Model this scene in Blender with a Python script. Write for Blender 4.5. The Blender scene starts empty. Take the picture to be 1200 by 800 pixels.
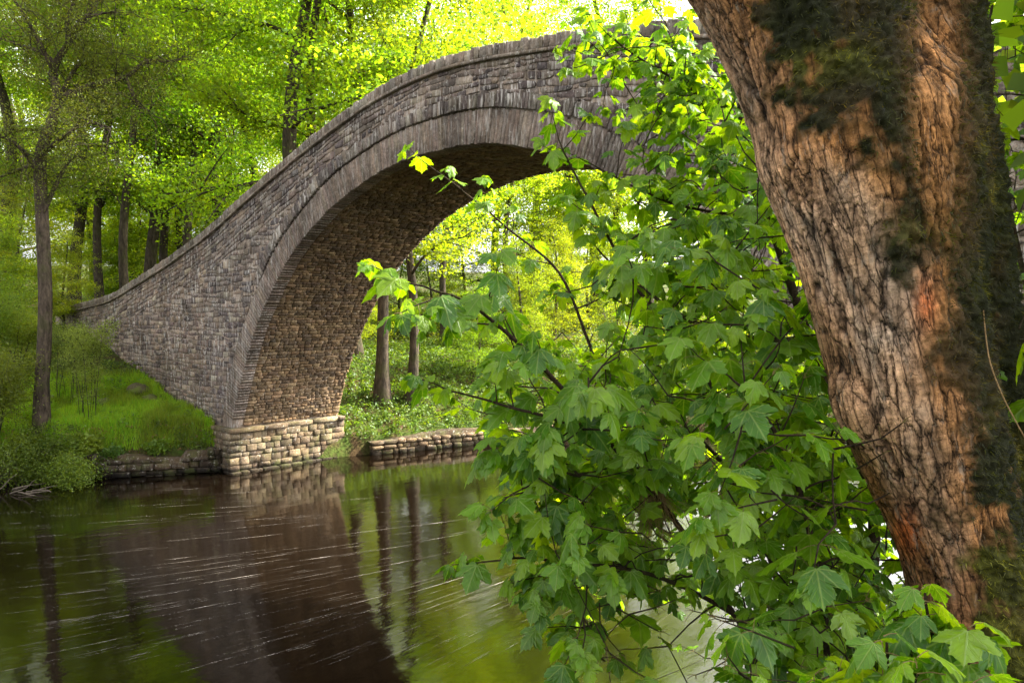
import bpy, math, random
import numpy as np
from mathutils import Vector
random.seed(7); RG = np.random.default_rng(11)
SC = bpy.context.scene
COL = SC.collection
R_ = math.radians

# ------------------------------------------------------------------ camera
FPX, PITCH, YAW = 882.0, -0.041, -0.757
CAM = np.array([14.323, -12.47, 5.732])
_cy, _sy, _cp, _sp = math.cos(YAW), math.sin(YAW), math.cos(PITCH), math.sin(PITCH)
FW = np.array([_sy*_cp, _cy*_cp, _sp]); RT = np.array([_cy, -_sy, 0.0]); UP = np.cross(RT, FW)
def at(px, py, depth):
    return CAM + depth*(FW + RT*(px-600)/FPX - UP*(py-400)/FPX)
def project(P):
    v = np.asarray(P)-CAM; z = v@FW
    return 600+FPX*(v@RT)/z, 400-FPX*(v@UP)/z, z
cd = bpy.data.cameras.new('camera'); co = bpy.data.objects.new('camera', cd); COL.objects.link(co)
cd.sensor_width = 36; cd.lens = 36*FPX/1200; cd.clip_start = .05; cd.clip_end = 2000
co.location = CAM; co.rotation_euler = (math.pi/2+PITCH, 0, -YAW)
SC.camera = co

# ------------------------------------------------------------------ light
SUN = np.array([.45, 1.0, .95]); SUN = SUN/np.linalg.norm(SUN)
world = bpy.data.worlds.new('World'); SC.world = world; world.use_nodes = True
nt = world.node_tree; nt.nodes.clear()
sky = nt.nodes.new('ShaderNodeTexSky'); sky.sky_type = 'NISHITA'; sky.sun_disc = False
sky.sun_elevation = math.asin(SUN[2]); sky.sun_rotation = math.atan2(SUN[0], SUN[1])
sky.dust_density = 4.0; sky.air_density = 1.0
hs = nt.nodes.new('ShaderNodeHueSaturation'); hs.inputs['Saturation'].default_value = .06
bg = nt.nodes.new('ShaderNodeBackground'); bg.inputs['Strength'].default_value = 0.15
wo = nt.nodes.new('ShaderNodeOutputWorld')
nt.links.new(sky.outputs[0], hs.inputs['Color']); nt.links.new(hs.outputs[0], bg.inputs['Color']); nt.links.new(bg.outputs[0], wo.inputs['Surface'])
sl = bpy.data.lights.new('sun', 'SUN'); sl.energy = 5.0; sl.angle = R_(3.0); sl.color = (1, .91, .74)
so = bpy.data.objects.new('sun', sl); COL.objects.link(so)
so.rotation_euler = Vector(SUN.tolist()).to_track_quat('Z', 'Y').to_euler(); so.location = (30, 40, 50)
SC.view_settings.view_transform = 'Standard'; SC.view_settings.look = 'None'
SC.view_settings.exposure = 2.3; SC.view_settings.gamma = 1.0
SC.cycles.max_bounces = 8; SC.cycles.transmission_bounces = 5; SC.cycles.diffuse_bounces = 4; SC.cycles.glossy_bounces = 3
SC.cycles.transparent_max_bounces = 8; SC.cycles.caustics_reflective = False; SC.cycles.caustics_refractive = False
SC.cycles.use_denoising = True

# ------------------------------------------------------------------ noise in numpy
def _hash(ix, iy, iz, seed):
    n = (ix.astype(np.int64)*374761393 + iy.astype(np.int64)*668265263 + iz.astype(np.int64)*2147483647 + seed*974711) & 0xffffffff
    n = ((n ^ (n >> 13))*1274126177) & 0xffffffff
    n = ((n ^ (n >> 16))*2246822519) & 0xffffffff
    return ((n ^ (n >> 15)) & 0xffffff)/float(0xffffff)
def noise(P, seed=0):
    P = np.asarray(P, float); I = np.floor(P).astype(np.int64); f = P-I; f = f*f*(3-2*f)
    o = 0
    for dx in (0, 1):
        for dy in (0, 1):
            for dz in (0, 1):
                w = (f[..., 0] if dx else 1-f[..., 0])*(f[..., 1] if dy else 1-f[..., 1])*(f[..., 2] if dz else 1-f[..., 2])
                o = o + w*_hash(I[..., 0]+dx, I[..., 1]+dy, I[..., 2]+dz, seed)
    return o*2-1
def fbm(P, octs=4, seed=0):
    o = 0; a = 1.0; t = 0
    for k in range(octs):
        o = o+a*noise(np.asarray(P)*2**k, seed+k*17); t += a; a *= .5
    return o/t
def voro(P, seed=0):
    I = np.floor(P).astype(np.int64); F1 = np.full(len(P), 9.); F2 = np.full(len(P), 9.); ID = np.zeros(len(P))
    for dx in (-1, 0, 1):
        for dy in (-1, 0, 1):
            for dz in (-1, 0, 1):
                J = I+np.array([dx, dy, dz]); h = [_hash(J[:, 0], J[:, 1], J[:, 2], seed+s) for s in (1, 2, 3)]
                Q = J+np.stack(h, 1); d = np.linalg.norm(Q-P, axis=1)
                m = d < F1; F2 = np.where(m, F1, np.minimum(F2, d)); ID = np.where(m, h[0], ID); F1 = np.where(m, d, F1)
    return F1, F2, ID

# ------------------------------------------------------------------ mesh helpers
def mesh_from(name, V, faces=None, tris=None, quads=None, tint=None, uv=None, smooth=False):
    """V (n,3). faces: list of tuples, or tris/quads arrays. tint: per-vertex rgb. uv: per-vertex."""
    me = bpy.data.meshes.new(name)
    V = np.asarray(V, dtype=np.float32)
    if faces is not None:
        ls = np.fromiter((i for f in faces for i in f), dtype=np.int32); cnt = np.array([len(f) for f in faces], dtype=np.int32)
    else:
        arr = tris if tris is not None else quads
        arr = np.asarray(arr, dtype=np.int32); ls = arr.ravel(); cnt = np.full(len(arr), arr.shape[1], dtype=np.int32)
    st = np.concatenate([[0], np.cumsum(cnt)[:-1]]).astype(np.int32)
    me.vertices.add(len(V)); me.vertices.foreach_set('co', V.ravel())
    me.loops.add(len(ls)); me.loops.foreach_set('vertex_index', ls)
    me.polygons.add(len(cnt)); me.polygons.foreach_set('loop_start', st)
    me.update(calc_edges=True)
    if tint is not None:
        a = me.attributes.new('tint', 'FLOAT_COLOR', 'POINT')
        T = np.ones((len(V), 4), np.float32); T[:, :3] = tint; a.data.foreach_set('color', T.ravel())
    if uv is not None:
        l = me.uv_layers.new(name='UVMap'); l.data.foreach_set('uv', np.asarray(uv, np.float32)[ls].ravel())
    if smooth: me.polygons.foreach_set('use_smooth', np.ones(len(cnt), bool))
    me.validate()
    return me
def obj(name, me, mat=None, parent=None, label=None, cat=None, group=None, kind=None, loc=None):
    if mat is not None and len(me.materials) == 0: me.materials.append(mat)
    o = bpy.data.objects.new(name, me); COL.objects.link(o)
    if parent is not None: o.parent = parent
    if loc is not None: o.location = loc
    return tag(o, label, cat, group, kind)
def tag(o, label=None, cat=None, group=None, kind=None):
    if label: o['label'] = label
    if cat: o['category'] = cat
    if group: o['group'] = group
    if kind: o['kind'] = kind
    return o
def empty(name, label=None, cat=None, loc=(0, 0, 0), group=None, kind=None):
    o = bpy.data.objects.new(name, None); COL.objects.link(o); o.location = loc; o.empty_display_size = .2
    return tag(o, label, cat, group, kind)
class MB:
    def __init__(s): s.V = []; s.F = []; s.T = []; s.n = 0
    def add(s, V, F, t):
        V = np.asarray(V, float); s.V.append(V); s.F += [tuple(i+s.n for i in f) for f in F]
        s.T.append(np.broadcast_to(np.asarray(t, float), (len(V), 3))); s.n += len(V)
    def mesh(s, name, smooth=False):
        return mesh_from(name, np.concatenate(s.V), faces=s.F, tint=np.concatenate(s.T), smooth=smooth)
def tube(P, rad, n=8, cap=True):
    P = np.asarray(P, float); rad = np.asarray(rad, float); m = len(P)
    T = np.gradient(P, axis=0); T /= np.linalg.norm(T, axis=1)[:, None]+1e-9
    a = np.array([1., 0, 0]) if abs(T[0][0]) < .8 else np.array([0, 1., 0])
    u = np.cross(T[0], a); u /= np.linalg.norm(u); V = []
    ang = np.linspace(0, 2*np.pi, n, endpoint=False)
    for i in range(m):
        u = u-T[i]*(u@T[i]); u /= np.linalg.norm(u)+1e-9; w = np.cross(T[i], u)
        V.append(P[i]+rad[i]*(np.cos(ang)[:, None]*u+np.sin(ang)[:, None]*w))
    V = np.concatenate(V); F = []
    for i in range(m-1):
        for k in range(n):
            k2 = (k+1) % n; F.append((i*n+k, i*n+k2, (i+1)*n+k2, (i+1)*n+k))
    if cap: F.append(tuple(range(n))[::-1]); F.append(tuple(range((m-1)*n, m*n)))
    return V, F
def smoothline(P, k=6):
    """Catmull-Rom through P (any columns)."""
    P = np.asarray(P, float); Q = np.vstack([2*P[0]-P[1], P, 2*P[-1]-P[-2]]); out = []
    for i in range(1, len(Q)-2):
        for t in np.linspace(0, 1, k, endpoint=False):
            a, b, c, d = Q[i-1], Q[i], Q[i+1], Q[i+2]
            out.append(.5*((2*b)+(-a+c)*t+(2*a-5*b+4*c-d)*t*t+(-a+3*b-3*c+d)*t**3))
    out.append(P[-1]); return np.array(out)

# ------------------------------------------------------------------ materials
def newmat(name):
    m = bpy.data.materials.new(name); m.use_nodes = True; t = m.node_tree; t.nodes.clear()
    out = t.nodes.new('ShaderNodeOutputMaterial'); return m, t, out
def N(t, ty, **k):
    n = t.nodes.new(ty)
    for a, b in k.items():
        if a in n.bl_rna.properties: setattr(n, a, b)
        else: n.inputs[a].default_value = b
    return n
def noise_n(t, vec, scale, detail=4, rough=.6, dist=0.0):
    n = N(t, 'ShaderNodeTexNoise'); n.inputs['Scale'].default_value = scale; n.inputs['Detail'].default_value = detail
    n.inputs['Roughness'].default_value = rough; n.inputs['Distortion'].default_value = dist
    if vec is not None: t.links.new(vec, n.inputs['Vector'])
    return n.outputs['Fac']
def ramp(t, fac, stops):
    r = N(t, 'ShaderNodeValToRGB'); e = r.color_ramp.elements
    while len(e) > 1: e.remove(e[-1])
    for i, (p, c) in enumerate(stops):
        el = e[0] if i == 0 else e.new(p); el.position = p
        el.color = (c, c, c, 1) if not hasattr(c, '__len__') else (*c, 1)
    t.links.new(fac, r.inputs['Fac']); return r.outputs['Color']
def mix(t, fac, a, b, mode='MIX'):
    n = N(t, 'ShaderNodeMix', data_type='RGBA', blend_type=mode)
    for sock, val in ((n.inputs[0], fac), (n.inputs[6], a), (n.inputs[7], b)):
        if hasattr(val, 'type') and hasattr(val, 'links'): t.links.new(val, sock)
        elif hasattr(val, '__len__'): sock.default_value = (*val, 1)
        else: sock.default_value = val if sock.type == 'VALUE' else (val, val, val, 1)
    return n.outputs[2]
def math_n(t, op, a, b=None, c=None):
    n = N(t, 'ShaderNodeMath', operation=op)
    for i, v in enumerate((a, b, c)):
        if v is None: continue
        if hasattr(v, 'links'): t.links.new(v, n.inputs[i])
        else: n.inputs[i].default_value = v
    return n.outputs[0]
def mapping(t, scale=(1, 1, 1), src='Object', world=False):
    if world: v = N(t, 'ShaderNodeNewGeometry').outputs['Position']
    else: v = N(t, 'ShaderNodeTexCoord').outputs[src]
    m = N(t, 'ShaderNodeMapping'); m.inputs['Scale'].default_value = scale; t.links.new(v, m.inputs['Vector']); return m.outputs[0]
def attr(t, name='tint'):
    n = N(t, 'ShaderNodeAttribute'); n.attribute_name = name; return n.outputs['Color']
def bump(t, h, dist=.01, strength=1.0):
    b = N(t, 'ShaderNodeBump'); b.inputs['Distance'].default_value = dist; b.inputs['Strength'].default_value = strength
    t.links.new(h, b.inputs['Height']); return b.outputs[0]

def stone_material(name, streak=.5, lichen=.5, moss=0.0, wet=False):
    m, t, out = newmat(name); p = N(t, 'ShaderNodeBsdfPrincipled'); p.inputs['Roughness'].default_value = .92
    p.inputs['Specular IOR Level'].default_value = .25
    w = mapping(t, (1, 1, 1), world=True)
    c = mix(t, 1.0, attr(t), (.80, .74, .66), 'MULTIPLY')
    n1 = noise_n(t, w, 3.0, 5, .65)
    c = mix(t, 1.0, c, ramp(t, n1, [(.3, .6), (.55, 1.0), (.75, 1.35)]), 'MULTIPLY')
    c = mix(t, 1.0, c, ramp(t, noise_n(t, w, .7, 4, .6), [(.35, .62), (.5, 1.0), (.65, 1.25)]), 'MULTIPLY')
    n2 = noise_n(t, w, 14, 7, .85)
    c = mix(t, 1.0, c, ramp(t, n2, [(.3, .38), (.5, 1.0), (.7, 1.75)]), 'MULTIPLY')
    ws = mapping(t, (9, 9, .9), world=True); n3 = noise_n(t, ws, 1.6, 4, .7)
    big = noise_n(t, w, .55, 3, .6)
    f = math_n(t, 'MULTIPLY', ramp(t, n3, [(.52, 0.), (.62, 1.)]), ramp(t, big, [(.38, .2), (.58, 1.)]))
    c = mix(t, math_n(t, 'MULTIPLY', f, streak), c, (.58, .54, .50))
    n4 = noise_n(t, w, 7.5, 6, .8)
    c = mix(t, math_n(t, 'MULTIPLY', ramp(t, n4, [(.585, 0.), (.64, 1.)]), lichen), c, (.60, .57, .52))
    if wet:
        sp = N(t, 'ShaderNodeSeparateXYZ'); t.links.new(w, sp.inputs[0])
        wz = math_n(t, 'ADD', sp.outputs[2], math_n(t, 'MULTIPLY', noise_n(t, w, 4, 3, .6), -.25))
        c = mix(t, 1.0, c, ramp(t, wz, [(.0, .22), (.10, 1.0)]), 'MULTIPLY')
    if moss:
        n5 = noise_n(t, w, 2.2, 5, .7)
        c = mix(t, math_n(t, 'MULTIPLY', ramp(t, n5, [(.48, 0.), (.6, 1.)]), moss), c, (.10, .13, .02))
    t.links.new(c, p.inputs['Base Color'])
    t.links.new(bump(t, noise_n(t, w, 22, 6, .75), .035, .9), p.inputs['Normal'])
    t.links.new(p.outputs[0], out.inputs[0]); return m
M_stone = stone_material('bridge stone', .8, .8)
M_hood = stone_material('outer ring stone', .95, .5)
M_ring = stone_material('ring stone', .45, .45)
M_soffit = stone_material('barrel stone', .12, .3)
M_quay = stone_material('quay stone', .1, .6, .22, True)
M_coping = stone_material('coping stone', .5, .7)

def leaf_material(name, ttint=(1.6, 1.45, .5), tr=.5, gloss=.35, veins=False, objvar=True, sheen=.015):
    m, t, out = newmat(name)
    c = attr(t)
    if objvar:
        oi = N(t, 'ShaderNodeObjectInfo'); h = N(t, 'ShaderNodeHueSaturation')
        mr = N(t, 'ShaderNodeMapRange'); mr.inputs[3].default_value = .475; mr.inputs[4].default_value = .515
        t.links.new(oi.outputs['Random'], mr.inputs[0]); t.links.new(mr.outputs[0], h.inputs['Hue'])
        mv = N(t, 'ShaderNodeMapRange'); mv.inputs[3].default_value = .75; mv.inputs[4].default_value = 1.2
        t.links.new(math_n(t, 'FRACT', math_n(t, 'MULTIPLY', oi.outputs['Random'], 7.3)), mv.inputs[0]); t.links.new(mv.outputs[0], h.inputs['Value'])
        t.links.new(c, h.inputs['Color']); c = h.outputs[0]
    nrm = None
    if veins:
        uvn = N(t, 'ShaderNodeUVMap'); sep = N(t, 'ShaderNodeSeparateXYZ'); t.links.new(uvn.outputs[0], sep.inputs[0])
        x = math_n(t, 'ABSOLUTE', math_n(t, 'SUBTRACT', sep.outputs[0], .5)); y = sep.outputs[1]
        ang = math_n(t, 'ARCTAN2', x, y); r = math_n(t, 'SQRT', math_n(t, 'ADD', math_n(t, 'MULTIPLY', x, x), math_n(t, 'MULTIPLY', y, y)))
        d = None
        for a0 in (0.0, .72, 1.35):
            q = math_n(t, 'ABSOLUTE', math_n(t, 'SUBTRACT', ang, a0)); d = q if d is None else math_n(t, 'MINIMUM', d, q)
        dd = math_n(t, 'MULTIPLY', d, r)
        v1 = ramp(t, dd, [(.004, 1.), (.018, 0.)])
        sv = math_n(t, 'PINGPONG', math_n(t, 'ADD', math_n(t, 'MULTIPLY', r, 9.0), math_n(t, 'MULTIPLY', dd, -11.0)), .5)
        v2 = ramp(t, sv, [(.02, .45), (.10, 0.)])
        vv = math_n(t, 'MAXIMUM', v1, v2)
        c = mix(t, math_n(t, 'MULTIPLY', vv, .6), c, (.24, .34, .08))
        sp_ = noise_n(t, mapping(t, (1, 1, 1), world=True), 70, 4, .7)
        c = mix(t, math_n(t, 'MULTIPLY', ramp(t, sp_, [(.68, 0.), (.73, 1.)]), .7), c, (.10, .075, .02))
        nn = noise_n(t, mapping(t, (1, 1, 1), world=True), 45, 3, .6)
        hgt = math_n(t, 'ADD', math_n(t, 'MULTIPLY', vv, -.6), math_n(t, 'MULTIPLY', nn, .8))
        nrm = bump(t, hgt, .003, .8)
        c = mix(t, 1.0, c, ramp(t, noise_n(t, mapping(t, (1, 1, 1), world=True), 14, 4, .6), [(.3, .75), (.7, 1.2)]), 'MULTIPLY')
    d = N(t, 'ShaderNodeBsdfDiffuse'); t.links.new(c, d.inputs['Color'])
    tc = mix(t, 1.0, c, ttint, 'MULTIPLY')
    tl = N(t, 'ShaderNodeBsdfTranslucent'); t.links.new(tc, tl.inputs['Color'])
    ms = N(t, 'ShaderNodeMixShader'); ms.inputs[0].default_value = tr
    t.links.new(d.outputs[0], ms.inputs[1]); t.links.new(tl.outputs[0], ms.inputs[2])
    g = N(t, 'ShaderNodeBsdfGlossy'); g.inputs['Roughness'].default_value = gloss; g.inputs['Color'].default_value = (.9, .95, 1, 1)
    m2 = N(t, 'ShaderNodeMixShader'); m2.inputs[0].default_value = sheen
    t.links.new(ms.outputs[0], m2.inputs[1]); t.links.new(g.outputs[0], m2.inputs[2])
    if nrm is not None:
        for q in (d, tl, g): t.links.new(nrm, q.inputs['Normal'])
    t.links.new(m2.outputs[0], out.inputs[0]); return m
M_wood = leaf_material('woodland leaves', (3.2, 2.8, .6), .62, .5)
M_syc = leaf_material('sycamore leaf', (2.2, 1.9, .3), .52, .38, veins=True, objvar=False, sheen=.022)
M_herb = leaf_material('herb leaves', (2.1, 1.9, .5), .5, .45)

def bark_material(name, a, b, scale=9):
    m, t, out = newmat(name); p = N(t, 'ShaderNodeBsdfPrincipled'); p.inputs['Roughness'].default_value = .95
    p.inputs['Specular IOR Level'].default_value = .15
    w = mapping(t, (1, 1, .3), world=True); n = noise_n(t, w, scale, 6, .7)
    c = mix(t, ramp(t, n, [(.35, 0.), (.65, 1.)]), a, b)
    n2 = noise_n(t, mapping(t, (1, 1, 1), world=True), 1.3, 4, .6)
    c = mix(t, ramp(t, n2, [(.5, 0.), (.68, .6)]), c, (.045, .055, .012))
    t.links.new(c, p.inputs['Base Color']); t.links.new(bump(t, n, .05, 1.0), p.inputs['Normal'])
    t.links.new(p.outputs[0], out.inputs[0]); return m
M_bark = bark_material('beech bark', (.022, .018, .014), (.085, .066, .048))
M_bark2 = bark_material('alder bark', (.022, .017, .013), (.11, .083, .06))
M_twig = bark_material('twig bark', (.03, .022, .015), (.085, .055, .035), 60)
def simple_material(name, col, rough=.9, var=.4, sc=12):
    m, t, out = newmat(name); p = N(t, 'ShaderNodeBsdfPrincipled'); p.inputs['Roughness'].default_value = rough
    p.inputs['Specular IOR Level'].default_value = .2
    w = mapping(t, (1, 1, 1), world=True); n = noise_n(t, w, sc, 5, .7)
    c = mix(t, 1.0, col, ramp(t, n, [(.3, 1-var), (.7, 1+var)]), 'MULTIPLY')
    t.links.new(c, p.inputs['Base Color']); t.links.new(bump(t, n, .03, .8), p.inputs['Normal'])
    t.links.new(p.outputs[0], out.inputs[0]); return m
M_debris = simple_material('dry flood debris', (.30, .19, .09), .9, .4, 50)
M_petiole = simple_material('petiole', (.16, .12, .04), .6, .3, 30)

# ------------------------------------------------------------------ terrain functions
_LY = np.array([-80, -25, -12, -5.1, -.2, 4.1, 10.3, 15, 21, 34, 60, 160]); _LX = np.array([-60, -27, -17.8, -14.2, -11.35, -10.3, -8.5, -6.6, -2, 11, 28, 70])
_RY = np.array([-80, -15, -9, 0, 4.4, 14, 22, 36, 60, 160]); _RX = np.array([12, 10.9, 10.5, 10.9, 11.1, 14, 20, 34, 55, 110])
def xl(y): return np.interp(y, _LY, _LX)
def xr(y): return np.interp(y, _RY, _RX)
def ground(x, y, nz=True):
    x = np.asarray(x, float); y = np.asarray(y, float)
    dl = xl(y)-x; dr = x-xr(y)
    hA = np.interp(dl, [-3, -.3, .25, .5, 1.0, 4, 5.8, 9.2, 14, 25, 60, 150], [-1.2, -.7, -.6, .60, 1.60, 2.08, 2.55, 3.4, 4.5, 5.5, 7, 14])
    hB = np.interp(dl, [-3, -.3, .25, .5, 1.2, 4, 6, 10, 30, 60, 150], [-1.2, -.7, -.6, .62, .95, 2.5, 3.35, 3.8, 5, 7, 14])
    k = np.clip((y-1)/3, 0, 1); hL = hA*(1-k)+hB*k
    hR = np.interp(dr, [-2, 0, .8, 2.0, 3, 8, 30, 100], [-1.2, -.3, 1.5, 3.3, 3.95, 4.3, 6, 12])
    h = np.maximum(hL, hR)
    if nz:
        P = np.stack([x, y, x*0], -1); a = np.clip(np.maximum(dl, dr)-.6, 0, 1)
        h = h+a*(.16*fbm(P*.6, 3, 5)+.05*fbm(P*2.3, 2, 9))
    return h
def build_ground():
    n = 330; s = np.linspace(-1, 1, n); w = np.sinh(s*4.2)/math.sinh(4.2)
    X, Y = np.meshgrid(-4+w*300, -1+w*300); Z = ground(X, Y)
    V = np.stack([X, Y, Z], -1).reshape(-1, 3); i = np.arange(n*n).reshape(n, n)
    q = np.stack([i[:-1, :-1], i[:-1, 1:], i[1:, 1:], i[1:, :-1]], -1).reshape(-1, 4)
    m, t, out = newmat('earth and moss'); p = N(t, 'ShaderNodeBsdfPrincipled'); p.inputs['Roughness'].default_value = 1; p.inputs['Specular IOR Level'].default_value = .1
    wv = mapping(t, (1, 1, 1), world=True); a = noise_n(t, wv, .9, 6, .7); b = noise_n(t, wv, 9, 5, .7)
    c = mix(t, ramp(t, a, [(.4, 0.), (.58, 1.)]), (.055, .036, .018), (.05, .085, .014))
    c = mix(t, 1., c, ramp(t, b, [(.3, .5), (.7, 1.5)]), 'MULTIPLY')
    t.links.new(c, p.inputs['Base Color']); t.links.new(bump(t, b, .08, 1.), p.inputs['Normal']); t.links.new(p.outputs[0], out.inputs[0])
    obj('ground', mesh_from('ground', V, quads=q, smooth=True), m, label='earth riverbanks and woodland floor', kind='structure')
build_ground()

def build_water():
    m, t, out = newmat('peaty river water'); p = N(t, 'ShaderNodeBsdfPrincipled')
    p.inputs['Base Color'].default_value = (.0035, .002, .001, 1); p.inputs['IOR'].default_value = 1.56
    p.inputs['Specular IOR Level'].default_value = .8
    p.inputs['Roughness'].default_value = .05; p.inputs['Specular Tint'].default_value = (1, .93, .82, 1)
    # slow swell: gentle, long ripples
    w = mapping(t, (1.0, .35, 1), world=True); a = noise_n(t, w, 1.1, 3, .55)
    w2 = mapping(t, (2.2, 1.2, 1), world=True); b = noise_n(t, w2, 5.5, 3, .6)
    h = math_n(t, 'ADD', a, math_n(t, 'MULTIPLY', b, .12))
    t.links.new(bump(t, h, .030, .45), p.inputs['Normal'])
    t.links.new(p.outputs[0], out.inputs[0])
    V = [(-300, -300, 0), (300, -300, 0), (300, 300, 0), (-300, 300, 0)]
    obj('river_water', mesh_from('river_water', V, faces=[(0, 1, 2, 3)]), m, label='smooth peaty brown river water', kind='structure')
build_water()

# ------------------------------------------------------------------ the bridge
RA, ZC, WID = 11.6, -1.87, 4.4          # intrados circle radius, centre height, barrel width
_PT = np.array([(-34, 5.55), (-28.8, 5.99), (-22.7, 6.47), (-16.1, 7.9), (-12.3, 8.88), (-9.2, 9.95), (-6.5, 10.76), (-4.2, 11.37), (-2.2, 11.83), (-.4, 12.0),
                (1.4, 11.95), (3.1, 11.73), (4.3, 11.58), (5.55, 11.40), (6.5, 11.25), (9, 10.6), (12, 9.7), (16, 8.6), (20, 7.9)])
_px = np.linspace(-31, 18, 600); _pz = np.interp(_px, _PT[:, 0], _PT[:, 1])
for _ in range(3): _pz = np.convolve(np.pad(_pz, 10, 'edge'), np.ones(21)/21, 'valid')
def PTOP(x): return np.interp(x, _px, _pz)
def PW(x): return PTOP(x)-.30            # wall top under the coping
def face_map(h_off=0.0):
    return lambda u, v, h: np.stack([u, -(h+h_off), v], -1)
def ring_map(u, v, h):
    v = v+.022*np.sin(u*7.3+1)+.012*np.sin(u*23)
    h = h+.012*np.sin(u*17+v*3)
    return np.stack([-v*np.cos(u), -h+0*u, ZC+v*np.sin(u)], -1)
def soffit_map(u, v, h):                 # u along y, v arc angle*RA
    th = v/RA; r = RA-h; return np.stack([-r*np.cos(th), u, ZC+r*np.sin(th)], -1)
def stone(poly, mp, h0, h1, ins, bev=None):
    """Bevelled prism on a mapped surface: back at h0, front at h1 with its rim drawn in by ins."""
    P = np.asarray(poly, float); n = len(P); c = P.mean(0); bev = ins if bev is None else bev
    d = P-c; L = np.linalg.norm(d, axis=1)[:, None]+1e-9; Q = c+d*np.maximum(.3, 1-ins*1.3/L)
    jh = np.array([random.uniform(-.25, .1)*bev for _ in range(n)])
    V = np.concatenate([mp(P[:, 0], P[:, 1], np.full(n, h0)), mp(P[:, 0], P[:, 1], np.full(n, h1-bev)), mp(Q[:, 0], Q[:, 1], h1+jh)])
    F = []
    for k in range(n):
        k2 = (k+1) % n
        F += [(k, k2, n+k2, n+k), (n+k, n+k2, 2*n+k2, 2*n+k)]
    F.append(tuple(range(2*n, 3*n))); return V, F
def rough_poly(P, cut=.03, j=.01):
    """knock the corners off and wobble: rubble, not brick"""
    P = [np.array(p, float) for p in P]; n = len(P); out = []
    for i in range(n):
        a, b, c = P[i-1], P[i], P[(i+1) % n]
        for q in (a, c):
            L = np.linalg.norm(q-b)+1e-9; k = min(random.uniform(.25, 1)*cut, L*.38); out.append(b+(q-b)/L*k+np.array([random.uniform(-j, j), random.uniform(-j, j)]))
    return out
def clip(poly, p0, nrm):
    out = []; P = [np.asarray(p, float) for p in poly]
    for i in range(len(P)):
        a, b = P[i], P[(i+1) % len(P)]; da, db = (a-p0)@nrm, (b-p0)@nrm
        if da >= 0: out.append(a)
        if da*db < 0: out.append(a+(b-a)*da/(da-db))
    return out
def area(P):
    P = np.asarray(P); x, y = P[:, 0], P[:, 1]; return .5*abs(np.dot(x, np.roll(y, -1))-np.dot(y, np.roll(x, -1)))
def jit(c, a): return np.array(c)*(1+random.uniform(-a, a))*np.array([1+random.uniform(-.06, .06), 1, 1+random.uniform(-.06, .06)])
def emit(stones, name, mat, parent, sizef, limit=300, label_stuff=None):
    """stones: list of (V,F,tint). Largest in view become single parts, the rest one stuff part."""
    sc = []
    for i, (V, F, T) in enumerate(stones):
        c = V.mean(0); px, py, z = project(c)
        vis = -30 < px < 1230 and -30 < py < 830 and z > 0
        sc.append((-(sizef(V)/z if vis else 0), i))
    sc.sort(); pick = set(i for _, i in sc[:limit]); rest = MB(); nr = 0
    for i, (V, F, T) in enumerate(stones):
        if i in pick:
            mb = MB(); mb.add(V, F, T); obj(name, mb.mesh(name), mat, parent)
        else: rest.add(V, F, T); nr += 1
    if nr: obj(name, rest.mesh(name), mat, parent, kind='stuff', label=label_stuff)
def ext(V): return float(np.sort(V.max(0)-V.min(0))[1])

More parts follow.
